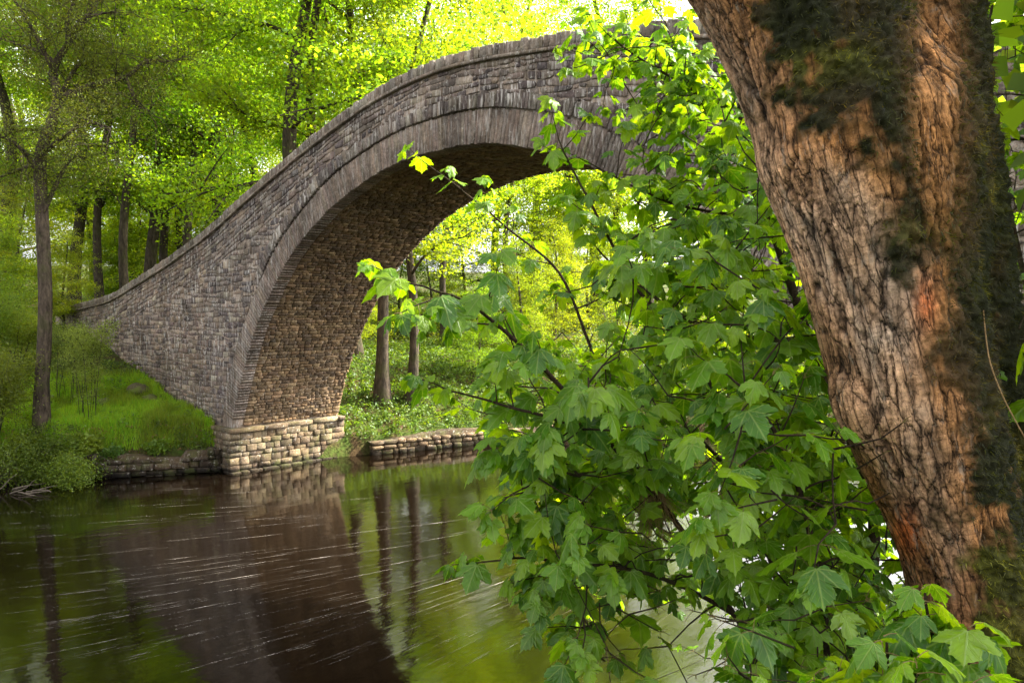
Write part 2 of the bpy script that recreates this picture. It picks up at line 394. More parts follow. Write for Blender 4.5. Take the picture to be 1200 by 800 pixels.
def build_bridge():
    B = empty('stone_arch_bridge', 'old humpbacked bridge of dark rubble stone with one tall arch over the river', 'bridge', (0, 0, 0))
    # core: mortar body, set 5 cm behind the stone faces
    xs = np.concatenate([np.linspace(-31, -11.7, 50), -RA_out*np.cos(np.linspace(.32, math.pi-.32, 120)), np.linspace(11.7, 17, 12)])
    xs = np.unique(np.round(xs, 4)); bot = []
    for x in xs:
        bot.append(ZC+math.sqrt(max(RA_out**2-x*x, 0)) if abs(x) < RA_out-.12 else -1.0)
    bot = np.array(bot); top = PW(xs)-.02; deck = PTOP(xs)-1.25
    mb = MB(); nx = len(xs)
    def slab(y0, y1, tp):
        V = np.concatenate([np.stack([xs, 0*xs+y0, bot], -1), np.stack([xs, 0*xs+y0, tp], -1), np.stack([xs, 0*xs+y1, bot], -1), np.stack([xs, 0*xs+y1, tp], -1)])
        F = []
        for i in range(nx-1):
            a, b, c, d = i, i+nx, i+2*nx, i+3*nx
            F += [(a, a+1, b+1, b), (c+1, c, d, d+1), (b, b+1, d+1, d), (a+1, a, c, c+1)]
        F += [(0, nx, 3*nx, 2*nx), (nx-1, 3*nx-1, 4*nx-1, 2*nx-1)]
        mb.add(V, F, (.34, .285, .25))
    slab(.014, .42, top); slab(.42, WID-.42, deck); slab(WID-.42, WID-.04, top)
    obj('mortar_core', mb.mesh('mortar_core'), M_stone, B)
    # ---- ring of thin voussoirs
    st = []; th = .33
    while th < math.pi-.36:
        w = random.uniform(.085, .15)/12.0
        r0 = RA-.01+random.uniform(-.012, .008); r1 = 12.37+random.uniform(-.03, .015); g = .0005
        P = [(th+g, r0), (th+w-g, r0+random.uniform(-.015, .015)), (th+w-g, r1), (th+g, r1+random.uniform(-.01, .01))]
        # rim inset is metric in r but angular in u: scale u
        V, F = stone([(a*12, b) for a, b in P], lambda u, v, h: ring_map(u/12, v, h), -.40, .045+random.uniform(-.009, .009), .008)
        st.append((V, F, jit(random.choice([(.25, .205, .18), (.28, .23, .20), (.21, .175, .155), (.26, .215, .19)]), .14))); th += w
    emit(st, 'voussoir', M_ring, B, ext)
    # ---- projecting outer ring of upright stones
    st = []; th = math.pi/2-.80
    while th < math.pi/2+.85:
        w = random.uniform(.09, .21)/12.5; r0 = 12.395; r1 = 12.72+random.uniform(-.05, .06)
        fade = min(1, (th-(math.pi/2-.80))/.12)
        P = [(th+.0006, r0), (th+w-.0006, r0+random.uniform(0, .02)), (th+w-.0006, r1+random.uniform(-.03, .03)), (th+.0006, r1+random.uniform(-.03, .03))]
        V, F = stone([(a*12.5, b) for a, b in P], lambda u, v, h: ring_map(u/12.5, v, h), -.10, .05+.05*fade+random.uniform(-.02, .02), .014)
        st.append((V, F, jit(random.choice([(.17, .145, .14), (.21, .185, .17), (.14, .12, .12), (.30, .27, .25)]), .25))); th += w
    emit(st, 'hood_stone', M_hood, B, ext)
    # ---- rubble face
    st = []; BAND = 1.22
    rows = []; t = .085
    while t < BAND+.02:
        rh = random.uniform(.11, .22); rows.append((0, t, rh)); t += rh
    t_band = t; z = .2
    while z < 10.4:
        rh = random.uniform(.12, .235); rows.append((1, z, rh)); z += rh
    for kind_, t, rh in rows:
        x = -30.5+random.uniform(0, .3); xe = 15.5
        while x < xe:
            w = random.uniform(.14, .46) if random.random() < .8 else random.uniform(.4, .62)
            if random.random() < .14: w = random.uniform(.07, .12)
            g = random.uniform(.007, .014); x0, x1 = x+g, x+w-g; x += w
            wob = lambda xx, rr: .03*math.sin(xx*1.7+rr*6.1)+.018*math.sin(xx*4.3+rr*15)
            if kind_ == 0:
                za, zb = float(PW(x0))-t+wob(x0, t), float(PW(x1))-t+wob(x1, t); t2 = t+rh
                zc_, zd = float(PW(x1))-t2+wob(x1, t2), float(PW(x0))-t2+wob(x0, t2)
            else:
                if t > float(PW((x0+x1)/2))-t_band: continue
                zd, zc_ = t+wob(x0, t), t+wob(x1, t); t2 = t+rh; za, zb = t2+wob(x0, t2), t2+wob(x1, t2)
            j = lambda: random.uniform(-.02, .02)
            if random.random() < .2 and rh > .16:
                q = random.uniform(.35, .65); zd, zc_, za, zb = ((zd, zc_, zd+(za-zd)*q, zc_+(zb-zc_)*q) if random.random() < .5 else (zd+(za-zd)*q, zc_+(zb-zc_)*q, za, zb))
            P = [(x0+j(), zd+g+j()), (x1+j(), zc_+g+j()), (x1+j(), zb-g+j()), (x0+j(), za-g+j())]
            cx, cz = (x0+x1)/2, (za+zd)/2
            if cz < .4 or (cx > -12 and cx < -9 and cz < 1.4): continue
            if kind_ == 1:
                sl_ = float(PW(x1)-PW(x0))/(x1-x0); nn = np.array([sl_, -1.0]); nn /= np.linalg.norm(nn)
                P = clip(P, np.array([cx, float(PW(cx))-t_band-.01]), nn)
                if len(P) < 3: continue
            ang = math.atan2(cz-ZC, -cx); hood = math.pi/2-.80 < ang < math.pi/2+.85
            Ro = 12.75 if hood else 12.40
            rr = math.hypot(cx, cz-ZC)
            if rr < Ro-.3: continue
            if rr < Ro+.6:
                nrm = np.array([cx, cz-ZC])/rr; P = clip(P, np.array([0, ZC])+nrm*Ro, nrm)
            if len(P) < 3 or area(P) < .003: continue
            P = rough_poly(P, .05, .007)
            if area(P) < .002: continue
            dark = random.random()
            tn = (.125, .105, .11) if dark < .28 else (.20, .165, .155) if dark < .7 else (.26, .215, .185) if dark < .93 else (.36, .32, .28)
            if cx < -13: tn = np.array(tn)*np.array([1.12, 1.05, .98])
            V, F = stone(P, face_map(), -.10, random.uniform(-.004, .03), .012)
            st.append((V, F, jit(tn, .18)))
    emit(st, 'rubble_stone', M_stone, B, ext)
    # ---- string course and coping
    st = []; x = -30.6
    while x < 16:
        w = random.uniform(.5, 1.0); x0, x1 = x+.006, x+w-.006
        P = [(x0, PW(x0)-.075), (x1, PW(x1)-.075), (x1, PW(x1)-.004), (x0, PW(x0)-.004)]
        V, F = stone(P, face_map(), -.1, .10+random.uniform(-.015, .02), .014); st.append((V, F, jit((.24, .20, .17), .2))); x += w
    emit(st, 'string_course_stone', M_coping, B, ext, 100)
    st = []; x = -30.6
    while x < 16:
        w = random.uniform(.13, .27); x0, x1 = x+.006, x+w-.006; s = (PTOP(x1)-PTOP(x0))/(x1-x0); h = .27+random.uniform(-.02, .02)
        lean = -s*h+random.uniform(-.02, .02); b0 = PW(x0)+.003; b1 = PW(x1)+.003
        P = [(x0, b0), (x1, b1), (x1+lean, b1+h*.96), (x0+lean, b0+h)]
        V, F = stone(P, face_map(), -.40, .05+random.uniform(-.02, .025), .022); st.append((V, F, jit(random.choice([(.26, .22, .19), (.20, .17, .15), (.31, .28, .25)]), .2))); x += w
    emit(st, 'coping_stone', M_coping, B, ext, 300)
    # ---- barrel underside
    st = []; v = .305*RA
    while v < 2.55*RA:
        rh = random.uniform(.085, .165); u = .42+random.uniform(-.25, 0)
        u = .40
        while u < WID-.02:
            w = min(random.uniform(.12, .40), WID-u)
            if w > .06:
                P = [(u+.008, v+.007), (u+w-.008, v+.007+random.uniform(-.01, .01)), (u+w-.008, v+rh-.007), (u+.008, v+rh-.007+random.uniform(-.01, .01))]
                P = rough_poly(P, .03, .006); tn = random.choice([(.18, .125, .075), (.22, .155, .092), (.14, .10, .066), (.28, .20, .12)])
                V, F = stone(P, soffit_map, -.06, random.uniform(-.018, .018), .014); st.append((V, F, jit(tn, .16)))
            u += w
        v += rh
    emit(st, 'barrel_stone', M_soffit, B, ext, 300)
    # ---- plinth under the left springing, with its return, and a low footing
    st = []
    px_ = -10.86
    def plinth_map(u, v, h): return np.stack([px_+h+0*u, u, v], -1)
    def ret_map(u, v, h): return np.stack([u, -.22-h+0*u, v], -1)
    z = -.3
    for k, rh in enumerate((.36, .21, .27, .17, .25, .19, .26, .17)):
        u = -.22
        top = k == 7
        while u < WID+.12:
            w = min(random.uniform(.2, .62) if not top else random.uniform(.7, 1.3), WID+.14-u)
            if w > .1:
                P = [(u+.008, z+.008), (u+w-.008, z+.008), (u+w-.008, z+rh-.008), (u+.008, z+rh-.008)]
                P = rough_poly(P, .04, .014); V, F = stone(P, plinth_map, -.5, (.05 if top else 0)+(.16 if k == 0 else 0)+random.uniform(-.035, .035), .016)
                st.append((V, F, jit(random.choice([(.16, .122, .082), (.20, .155, .105), (.125, .095, .066), (.25, .20, .14)]), .18)))
            u += w
        u = -12.4
        while u < px_-.02:
            w = min(random.uniform(.3, .6), px_-u)
            if w > .1:
                P = [(u+.008, z+.008), (u+w-.008, z+.008), (u+w-.008, z+rh-.008), (u+.008, z+rh-.008)]
                V, F = stone(P, ret_map, -.4, random.uniform(-.02, .03), .025); st.append((V, F, jit((.15, .12, .085), .2)))
            u += w
        z += rh
    mb = MB()
    def box(x0, x1, y0, y1, z0, z1, t=(.2, .16, .12)):
        V = [(x, y, zz) for x in (x0, x1) for y in (y0, y1) for zz in (z0, z1)]
        mb.add(V, [(0, 1, 3, 2), (4, 6, 7, 5), (0, 4, 5, 1), (2, 3, 7, 6), (0, 2, 6, 4), (1, 5, 7, 3)], t)
    box(-12.5, px_-.05, -.19, WID+.12, -1, 1.56)
    obj('plinth_core', mb.mesh('plinth_core'), M_quay, B)
    mb = MB(); box(10.95, 13, -.2, WID+.1, -1, 1.56); obj('plinth_core', mb.mesh('plinth_core'), M_quay, B)
    emit(st, 'plinth_stone', M_quay, B, ext, 200)
RA_out = RA+.05
build_bridge()

# ------------------------------------------------------------------ quay walls
def quay(label, ys, hfun, tint, name='retaining_wall', ledge=True):
    W = empty(name, label, 'wall', (float(xl(ys[0])), ys[0], 0))
    W.location = (0, 0, 0)
    yy = np.arange(ys[0], ys[1], .1); X = xl(yy); L = np.concatenate([[0], np.cumsum(np.hypot(np.diff(X), .1))])
    def mp(u, v, h):
        y = np.interp(u, L, yy); x = np.interp(u, L, X); y2 = np.interp(u+.05, L, yy); x2 = np.interp(u+.05, L, X)
        tx, ty = x2-x, y2-y; n = np.hypot(tx, ty)+1e-9
        return np.stack([x+ty/n*h, y-tx/n*h, v], -1)
    st = []; z = -.25; tot = L[-1]; k = 0
    while z < 1.5:
        rh = random.uniform(.15, .27); u = random.uniform(-.2, 0)
        while u < tot-.1:
            w = random.uniform(.22, .62); u0 = max(u, 0)+.01; u1 = min(u+w, tot)-.01; u += w
            if u1-u0 < .08: continue
            ymid = np.interp((u0+u1)/2, L, yy)
            if z+rh > hfun(ymid)+random.uniform(-.08, .08): continue
            j = lambda: random.uniform(-.02, .02)
            P = [(u0, z+.01+j()), (u1, z+.01+j()), (u1+j(), z+rh-.012+j()), (u0+j(), z+rh-.012+j())]
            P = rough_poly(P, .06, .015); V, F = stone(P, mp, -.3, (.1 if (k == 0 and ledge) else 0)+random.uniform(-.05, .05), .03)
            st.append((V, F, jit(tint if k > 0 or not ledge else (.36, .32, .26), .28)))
        z += rh; k += 1
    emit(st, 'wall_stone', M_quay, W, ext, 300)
    # earth fill behind
    mb = MB(); u = np.linspace(0, tot, 60); y = np.interp(u, L, yy); H = np.array([hfun(a) for a in y])
    A = mp(u, 0*u-1, -.12+0*u); Bq = mp(u, H-.06, -.12+0*u); C = mp(u, H-.04, -.75+0*u)
    n = len(u); V = np.concatenate([A, Bq, C]); F = [(i, i+1, n+i+1, n+i) for i in range(n-1)]+[(n+i, n+i+1, 2*n+i+1, 2*n+i) for i in range(n-1)]
    mb.add(V, F, (.07, .05, .03)); obj('earth_backing', mb.mesh('earth_backing'), M_quay, W)
    return W
quay('rough retaining wall of brown stones below the grassy left bank', (-9, -.28), lambda y: .72+.12*math.sin(y*1.3)+(.22 if y > -1.4 else 0), (.06, .043, .029), ledge=False)  # brown stone tint, darkened further for the shade of the overhanging plants
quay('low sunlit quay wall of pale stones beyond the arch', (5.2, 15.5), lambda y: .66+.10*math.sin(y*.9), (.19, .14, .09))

# ------------------------------------------------------------------ leaves, general scatter
def quads_leaves(C, size, nrm_bias=(0, 0, 1), nb=.8, seed=0, tint=(.06, .12, .02), tvar=.25, yellow=.3, aspect=.62):
    """C (n,3) leaf centres -> folded rhombus leaves (2 triangles)."""
    g = np.random.default_rng(seed); n = len(C)
    nr = g.normal(size=(n, 3)); nr /= np.linalg.norm(nr, axis=1)[:, None]; nr = nr+np.array(nrm_bias)*nb; nr /= np.linalg.norm(nr, axis=1)[:, None]
    a = g.normal(size=(n, 3)); a -= nr*(a*nr).sum(1)[:, None]; a /= np.linalg.norm(a, axis=1)[:, None]; b = np.cross(nr, a)
    s = (size*g.uniform(.6, 1.3, n))[:, None]
    V = np.stack([C-a*s*.5, C+b*s*.5*aspect+nr*s*.08, C+a*s*.5, C-b*s*.5*aspect+nr*s*.08], 1).reshape(-1, 3)
    i = np.arange(n)*4; T = np.concatenate([np.stack([i, i+1, i+2], 1), np.stack([i, i+2, i+3], 1)])
    col = np.array(tint)[None]*g.uniform(1-tvar, 1+tvar, n)[:, None]; y = g.uniform(0, 1, n)[:, None]**2*yellow
    col = col*(1-y)+y*np.array([.17, .18, .015]); return V, T, np.repeat(col, 4, 0)

# ------------------------------------------------------------------ woodland trees
def tree_type(seed, H=17, base=4.0, rad=4.5, ncl=330, per=105, leaf=.115, tint=(.095, .18, .014), yellow=.38, r0=.22, lean=0.0):
    g = np.random.default_rng(seed); rnd = random.Random(seed)
    ph = g.uniform(0, 6, 4)
    def axis(z): return np.array([lean*z+.42*math.sin(z*.45+ph[0])*z/8, .42*math.sin(z*.4+ph[1])*z/8, z])
    zz = np.linspace(-.6, H*.93, 26); P = np.array([axis(z) for z in zz]); rr = r0*(1-zz/H)**.8+.02; rr[:4] *= [2.1, 1.6, 1.2, 1.05]
    trunk = MB(); trunk.add(*tube(P, rr, 12), (.1, .1, .1)); cen = []
    limbs = []
    for k in range(9):
        z0 = base*.55+(H*.8-base*.55)*(k+.3)/9; az = k*2.4+g.uniform(-.4, .4); L = rad*g.uniform(.65, 1.05)*(1-.5*(z0/H)**2)
        p = [axis(z0)]; d = np.array([math.cos(az), math.sin(az), g.uniform(.25, .7)]); n = 8
        for i in range(n):
            d = d+g.normal(size=3)*.13+np.array([0, 0, -.02]); d /= np.linalg.norm(d); p.append(p[-1]+d*L/n)
        p = np.array(p); mb = MB(); rl = np.interp(z0, [0, H], [r0*.42, r0*.16]); mb.add(*tube(p, np.linspace(rl, .02, len(p)), 6), (.1, .1, .1))
        for q in range(5):
            i = 2+q; dd = d+g.normal(size=3)*.8; dd /= np.linalg.norm(dd); l = L*.45
            sp = np.array([p[i]+dd*l*s+np.array([0, 0, -.12*l*s*s]) for s in np.linspace(0, 1, 5)]); mb.add(*tube(sp, np.linspace(rl*.4, .01, 5), 4), (.1, .1, .1))
            cen += [sp[2], sp[4]]
        cen += [p[i] for i in range(3, len(p))]; limbs.append(mb)
    cen = np.array(cen); m = ncl-len(cen)
    z = base+(H*1.03-base)*g.beta(1.2, 1.2, m); rz = rad*np.sqrt(np.clip(1-((z-base*.8-(H-base)*.42)/((H-base)*.66))**2, .02, 1))
    a = g.uniform(0, 2*np.pi, m); r = rz*g.uniform(.1, 1, m)**.45; C2 = np.stack([r*np.cos(a)+lean*z, r*np.sin(a), z], 1); C2 += g.normal(size=C2.shape)*.25
    cen = np.concatenate([cen, C2])
    rc = g.uniform(.35, 1.0, len(cen)); cnt = per
    off = g.normal(size=(len(cen), cnt, 3))*rc[:, None, None]*np.array([.62, .62, .22])
    off[..., 2] -= .14*(off[..., 0]**2+off[..., 1]**2)
    L = (cen[:, None]+off).reshape(-1, 3)
    V, T, c = quads_leaves(L, leaf, seed=seed+5, tint=tint, yellow=yellow, nb=.9)
    cl = np.repeat(g.uniform(.75, 1.25, len(cen)), cnt*4)[:, None]; c = c*cl
    return dict(trunk=trunk.mesh('trunk', True), limbs=[l.mesh('limb', True) for l in limbs], crown=mesh_from('crown', V, tris=T, tint=c))
TT = [tree_type(21, 18, 4.0, 4.8), tree_type(22, 19, 7.5, 4.0, lean=.05, r0=.155), tree_type(23, 15, 2.5, 4.6, tint=(.095, .165, .012), yellow=.6),
      tree_type(24, 20, 8, 5.0, r0=.24), tree_type(25, 10, 1.0, 3.4, ncl=260, tint=(.09, .16, .014), r0=.14, yellow=.55)]
for T_ in TT:
    T_['trunk'].materials.append(M_bark); T_['crown'].materials.append(M_wood)
    for l in T_['limbs']: l.materials.append(M_bark)
def place_tree(k, x, y, s, rz, label, group, name='woodland_tree', cat='tree', sxy=1.0):
    z = float(ground(np.array(x), np.array(y)))
    r = empty(name, label, cat, (x, y, z), group); r.rotation_euler = (0, 0, rz); r.scale = (s*sxy, s*sxy, s)
    T_ = TT[k]; obj('trunk', T_['trunk'], None, r)
    for l in T_['limbs'][:6]: obj('limb', l, None, r)
    obj('crown', T_['crown'], None, r); return r
def xy(px, depth):
    p = at(px, 364, depth); return float(p[0]), float(p[1])
G_b = 'woodland trees behind the bridge'
named = [(1, 447, 32.5, 1.5, 'thick beech trunk nearest the arch edge, seen under the bridge'),
         (1, 481, 33, 1.25, 'second thick trunk from the arch edge, seen under the bridge'),
         (1, 521, 41, 1.1, 'slim straight trunk standing further back under the arch'),
         (1, 592, 47, 1.2, 'distant trunk just left of the sycamore leaves, under the arch'),
         (3, 352, 31, 1.5, 'thick dark double trunk rising behind the bridge parapet'),
         (1, 378, 32.5, 1.5, 'straight pale trunk rising just right of the thick dark one'),
         (1, 418, 36, 1.4, 'tree with curving bare limbs above the shoulder of the bridge'),
         (1, 118, 44, 1.5, 'leaning trunk just above the low left end of the parapet'),
         (1, 150, 41, 1.5, 'forked leaning trunk behind the left end of the parapet'),
         (3, 176, 45, 1.45, 'dark upright trunk left of a pair behind the parapet'),
         (1, 197, 47, 1.55, 'dark upright trunk right of a pair behind the parapet'),
         (1, 224, 43, 1.5, 'slim dark trunk right of the upright pair behind the parapet'),
         (3, 3, 42, 1.4, 'dark trunk at the left edge of the wood'),
         (3, 268, 44, 1.5, 'tall tree in the middle of the wood behind the bridge'),
         (1, 305, 47, 1.5, 'tall green tree between the slim pair and the thick trunk')]
for i, (k, px, d, s, lb) in enumerate(named):
    x, y = xy(px, d); place_tree(k, x, y, s, random.uniform(0, 6.28), lb, G_b)
cnt_ = 0
for d in (49, 61, 77):
    px = -120+random.uniform(0, 60)
    while px < (775 if d < 50 else 735):
        x, y = xy(px, d+random.uniform(-3, 3))
        if xl(y)-x > 3 and not (485 < px < 575 and d > 50): place_tree(random.choice([0, 0, 2, 2, 3]), x, y, random.uniform(1.15, 1.45)*(.9+d/250), random.uniform(0, 6.28), 'tall bright green tree deep in the wood beyond the bridge', 'trees deep in the wood')
        px += random.uniform(6.5, 9.5)*882/d
# understorey
for (px, d, s) in ((-10, 33, .62), (25, 37, .7), (75, 38, .5), (285, 52, .7), (110, 56, 1.0), (165, 58, 1.0), (215, 57, 1.1), (255, 60, 1.1), (320, 58, 1.2), (140, 52, .7), (195, 54, .7), (420, 38, .5), (505, 45, .6), (560, 36, .45), (610, 41, .6), (650, 45, .7), (690, 50, .75), (545, 55, .8), (470, 46, .6), (630, 58, .9), (20, 48, .9), (160, 52, .8)):
    x, y = xy(px, d)
    if xl(y)-x > 1.5: place_tree(4, x, y, s, random.uniform(0, 6.28), 'low bushy understorey tree among the woodland trunks', 'low trees under the wood', 'understorey_tree')
for (px, d, sc_) in ((700, 58, 1.75), (760, 60, 1.8)):
    x, y = xy(px, d); place_tree(0, x, y, sc_, random.uniform(0, 6.28), 'tall bright green tree deep in the wood beyond the bridge', 'trees deep in the wood')
# ------------------------------------------------------------------ alder on the left bank
def build_alder():
    base = at(48, 470, 26.0); base[2] = float(ground(base[0], base[1]))
    A = empty('alder_tree', 'slender crooked brown tree with sparse olive crown before the left bridge wing', 'tree', base)
    W = lambda L: np.array([at(a, b, 26.0+c)-base for a, b, c in L])
    M_al = leaf_material('alder leaves', (1.7, 1.4, .4), .45, .5, objvar=False)
    tr = MB(); P = smoothline(np.vstack([[0, 0, -.5], W([(49, 455, 0), (52, 400, 0), (53, 340, 0), (50, 270, .1), (47, 200, .1), (50, 172, .1), (62, 140, .1), (68, 112, 0), (62, 88, 0), (68, 70, -.1), (80, 52, -.2)])]))
    n = len(P); tr.add(*tube(P, np.interp(np.linspace(0, 1, n), [0, .1, .5, .75, 1], [.33, .235, .20, .16, .09]), 14), (.1, .1, .1))
    obj('trunk', tr.mesh('trunk', True), M_bark2, A)
    g = np.random.default_rng(3); tips = []
    defs = [[(70, 116, 0), (90, 107, .2), (115, 98, .4), (148, 90, .6), (172, 72, .8), (200, 72, 1), (218, 66, 1.3)],
            [(78, 54, -.2), (90, 30, -.4), (110, 18, -.6), (135, 14, -.8)], [(80, 52, -.2), (80, 20, .3), (95, -20, .5), (90, -70, .6)],
            [(66, 75, 0), (45, 60, .4), (20, 52, .8), (-15, 40, 1)], [(58, 140, 0), (90, 78, 1), (105, 82, 1.4), (120, 76, 1.6)],
            [(50, 180, 0), (75, 160, -.8), (100, 145, -1.3), (130, 150, -1.6)], [(47, 205, 0), (25, 175, -.5), (0, 160, -.8), (-30, 165, -1)],
            [(50, 250, 0), (80, 190, .6), (100, 185, .9)], [(66, 90, 0), (30, 20, -1), (0, -20, -1.5)], [(80, 52, 0), (125, -10, 1), (170, -30, 1.6), (215, -15, 2)],
            [(47, 190, 0), (20, 200, 1), (-20, 215, 1.5)], [(148, 90, .6), (160, 120, .4), (175, 130, .2)]]
    for dfn in defs:
        p = smoothline(W(dfn), 5); mb = MB(); r0 = .15 if dfn is defs[0] else .09; mb.add(*tube(p, np.linspace(r0, .02, len(p)), 7), (.1, .1, .1))
        for i in range(2, len(p)):
            for _ in range(3):
                d = g.normal(size=3)+np.array([0, 0, .1]); d /= np.linalg.norm(d); l = g.uniform(.6, 1.9)
                s = p[i]+np.cumsum(np.vstack([[0, 0, 0], [(d+g.normal(size=3)*.35)*l/5 for _ in range(5)]]), 0)
                mb.add(*tube(s, np.linspace(.018, .005, 6), 3), (.1, .1, .1)); tips += [s[2], s[3], s[4], s[5]]
                for _ in range(2):
                    d2 = d+g.normal(size=3)*.7; d2 /= np.linalg.norm(d2); s2 = s[3]+np.outer(np.linspace(0, .7, 4), d2); mb.add(*tube(s2, [.008, .006, .005, .003], 3), (.1, .1, .1)); tips += [s2[2], s2[3]]
        obj('limb', mb.mesh('limb', True), M_bark2, A)
    tips = np.array(tips); C = (tips[:, None]+g.normal(size=(len(tips), 16, 3))*.24).reshape(-1, 3)
    V, T, c = quads_leaves(C, .062, seed=9, tint=(.13, .17, .028), yellow=.35, tvar=.4)
    obj('crown', mesh_from('crown', V, tris=T, tint=c), M_al, A)
build_alder()

# ------------------------------------------------------------------ shrubs on the left bank
def shrub(x, y, r, h, label, n=5500, tint=(.07, .13, .02), seed=0, leaf=.07, group=None, stems=9, z0=None, open_=False):
    g = np.random.default_rng(seed); z = float(ground(np.array(x), np.array(y))) if z0 is None else z0
    S = empty('riverbank_shrub', label, 'shrub', (x, y, z), group); mb = MB(); tips = []
    for k in range(stems):
        a = g.uniform(0, 6.28); e = np.array([math.cos(a)*r*g.uniform(.3, .95), math.sin(a)*r*g.uniform(.3, .95), h*g.uniform(.6, 1)])
        p = np.array([e*t+np.array([0, 0, h*.25*math.sin(t*3.1)])+g.normal(size=3)*.04*t for t in np.linspace(0, 1, 7)]); p[0][2] -= .2
        if open_: p[:, :2] += g.normal(size=2)*r*.3
        mb.add(*tube(p, np.linspace(.011 if open_ else .025, .004, 7), 5), (.1, .1, .1)); tips += list(p[1 if open_ else 2:])
        for _ in range(5):
            i = g.integers(2, 6); d = g.normal(size=3)+[0, 0, .5]; s = p[i]+np.outer(np.linspace(0, .5*r, 4), d/np.linalg.norm(d)); mb.add(*tube(s, [.008, .006, .005, .003], 3), (.1, .1, .1)); tips += list(s[1:])
    obj('stem', mb.mesh('stem', True), M_bark, S)
    tips = np.array(tips); m = max(3, n//len(tips)); C = (tips[:, None]+g.normal(size=(len(tips), m, 3))*np.array([.22, .22, .16])*r*.8).reshape(-1, 3)
    V, T, c = quads_leaves(C, leaf, seed=seed+1, tint=tint, yellow=.35, tvar=.35)
    obj('foliage', mesh_from('foliage', V, tris=T, tint=c), M_herb, S)
sh = [(-12, 25.0, 1.6, 3.0, 'bright leafy shrub at the left edge of the picture above the water', 13000, (.11, .17, .022)),
      (28, 24.4, 1.3, 2.1, 'dense green shrub at the foot of the crooked tree', 11000, (.09, .15, .02)),
      (78, 24.4, 1.0, 1.6, 'leafy shrub right of the foot of the crooked tree', 8000, (.085, .145, .02)),
      (108, 25.6, .6, 1.1, 'small dark shrub at the edge of the mown grass', 3500, (.05, .10, .02)),
      (20, 31, 1.5, 2.6, 'tall pale green shrub behind the crooked tree by the end of the bridge', 12000, (.11, .17, .022)),
      (-20, 30, 1.8, 3.6, 'tall pale green bush at the left edge behind the crooked tree', 12000, (.11, .17, .022))]
for i, (px, d, r, h, lb, n, tn) in enumerate(sh):
    x, y = xy(px, d); shrub(x, y, r, h, lb, n, tn, seed=60+i)
x, y = xy(100, 26.8); shrub(x, y, .85, 3.5, 'wispy pale young willow standing before the left end of the bridge', 9000, (.15, .20, .05), seed=80, leaf=.055, stems=9, open_=True)
x, y = xy(72, 28.5); shrub(x, y, .8, 3.2, 'wispy young willow between the crooked tree and the bridge wall', 7000, (.13, .17, .045), seed=81, leaf=.055, stems=8, open_=True)
# overhang plants along the wall top
_ov = [(-20, 24.0, 'leafy plant over the retaining wall at the very left edge'), (10, 24.0, 'leafy plant over the water at the left, left of the crooked tree'), (38, 24.1, 'leafy plant hanging over the left end of the visible retaining wall'),
       (66, 24.3, 'leafy plant over the retaining wall just right of the crooked tree'), (96, 24.5, 'leafy plant over the middle of the rough retaining wall'), (124, 24.6, 'dark leafy plant over the wall below the grass terrace'),
       (152, 24.9, 'small broad-leaved plant over the wall below the grass terrace'), (205, 25.4, 'small plant hanging on the wall close to the bridge')]
for i, (px, d, lb) in enumerate(_ov):
    p = at(px, 520, d); yv = p[1]; xv = float(xl(yv))-.33
    shrub(xv, yv, random.uniform(.4, .8)*(1 if i < 6 else .6), random.uniform(.4, .8)*(1 if i < 6 else .6), lb, 2000, (.07+.03*(i % 3), .13+.03*(i % 3), .022), seed=90+i, leaf=.09+.02*(i % 2), group='plants over the retaining wall', stems=7, z0=.62)

# ------------------------------------------------------------------ grass and ground cover
def herb_field(name, label, X, Y, per, size, hgt, tint, seed, yellow=.3, kind='stuff'):
    g = np.random.default_rng(seed); Z = ground(X, Y); cl = .35+.9*np.clip(fbm(np.stack([X, Y, X*0], -1)*1.3, 3, seed)+.5, 0, 1.2)
    C = np.stack([X, Y, Z], -1)[:, None]+g.normal(size=(len(X), per, 3))*np.array([.12, .12, 0])
    C[..., 2] += g.uniform(.02, 1, (len(X), per))*hgt*cl[:, None]
    V, T, c = quads_leaves(C.reshape(-1, 3), size, seed=seed, tint=tint, yellow=yellow, tvar=.4, nb=1.0)
    obj(name, mesh_from(name, V, tris=T, tint=c), M_herb, label=label, kind=kind)
g = RG
Y = g.uniform(4.6, 34, 9000); X = xl(Y)-g.uniform(.5, 10, 9000)
herb_field('undergrowth', 'leafy undergrowth on the sloping bank beyond the arch', X, Y, 11, .11, .42, (.06, .115, .016), 31, .35)
Y = g.uniform(-16, .0, 5000); X = xl(Y)-np.concatenate([g.uniform(.45, 1.1, 2500), g.uniform(4.5, 16, 2500)])
k_ = fbm(np.stack([X, Y, X*0], -1)*.9, 2, 77) > .02; X = X[k_]; Y = Y[k_]
herb_field('bank_plants', 'mixed low plants on the left bank', X, Y, 12, .085, .30, (.09, .155, .022), 32, .3)
Y = g.uniform(-11, 0, 3500); X = xr(Y)+g.uniform(.2, 4.5, 3500); k_ = ~((X > 12.6) & (Y < -10.5))
herb_field('ivy', 'dark ground ivy on the near bank beneath the sycamore', X[k_], Y[k_], 10, .09, .3, (.022, .05, .012), 33, .05)
Y = g.uniform(15, 70, 9000); X = xl(Y)-g.uniform(.2, 30, 9000)
herb_field('forest_floor_plants', 'bright low plants on the woodland floor', X, Y, 8, .16, .5, (.07, .12, .018), 34, .5)
Y = g.uniform(-14, 60, 8000); X = -16-g.uniform(0, 34, 8000); k_ = (Y < -.2) | (Y > 4.8)
herb_field('wood_edge_plants', 'bright low plants along the edge of the wood', X[k_], Y[k_], 8, .15, .5, (.07, .12, .018), 35, .5)

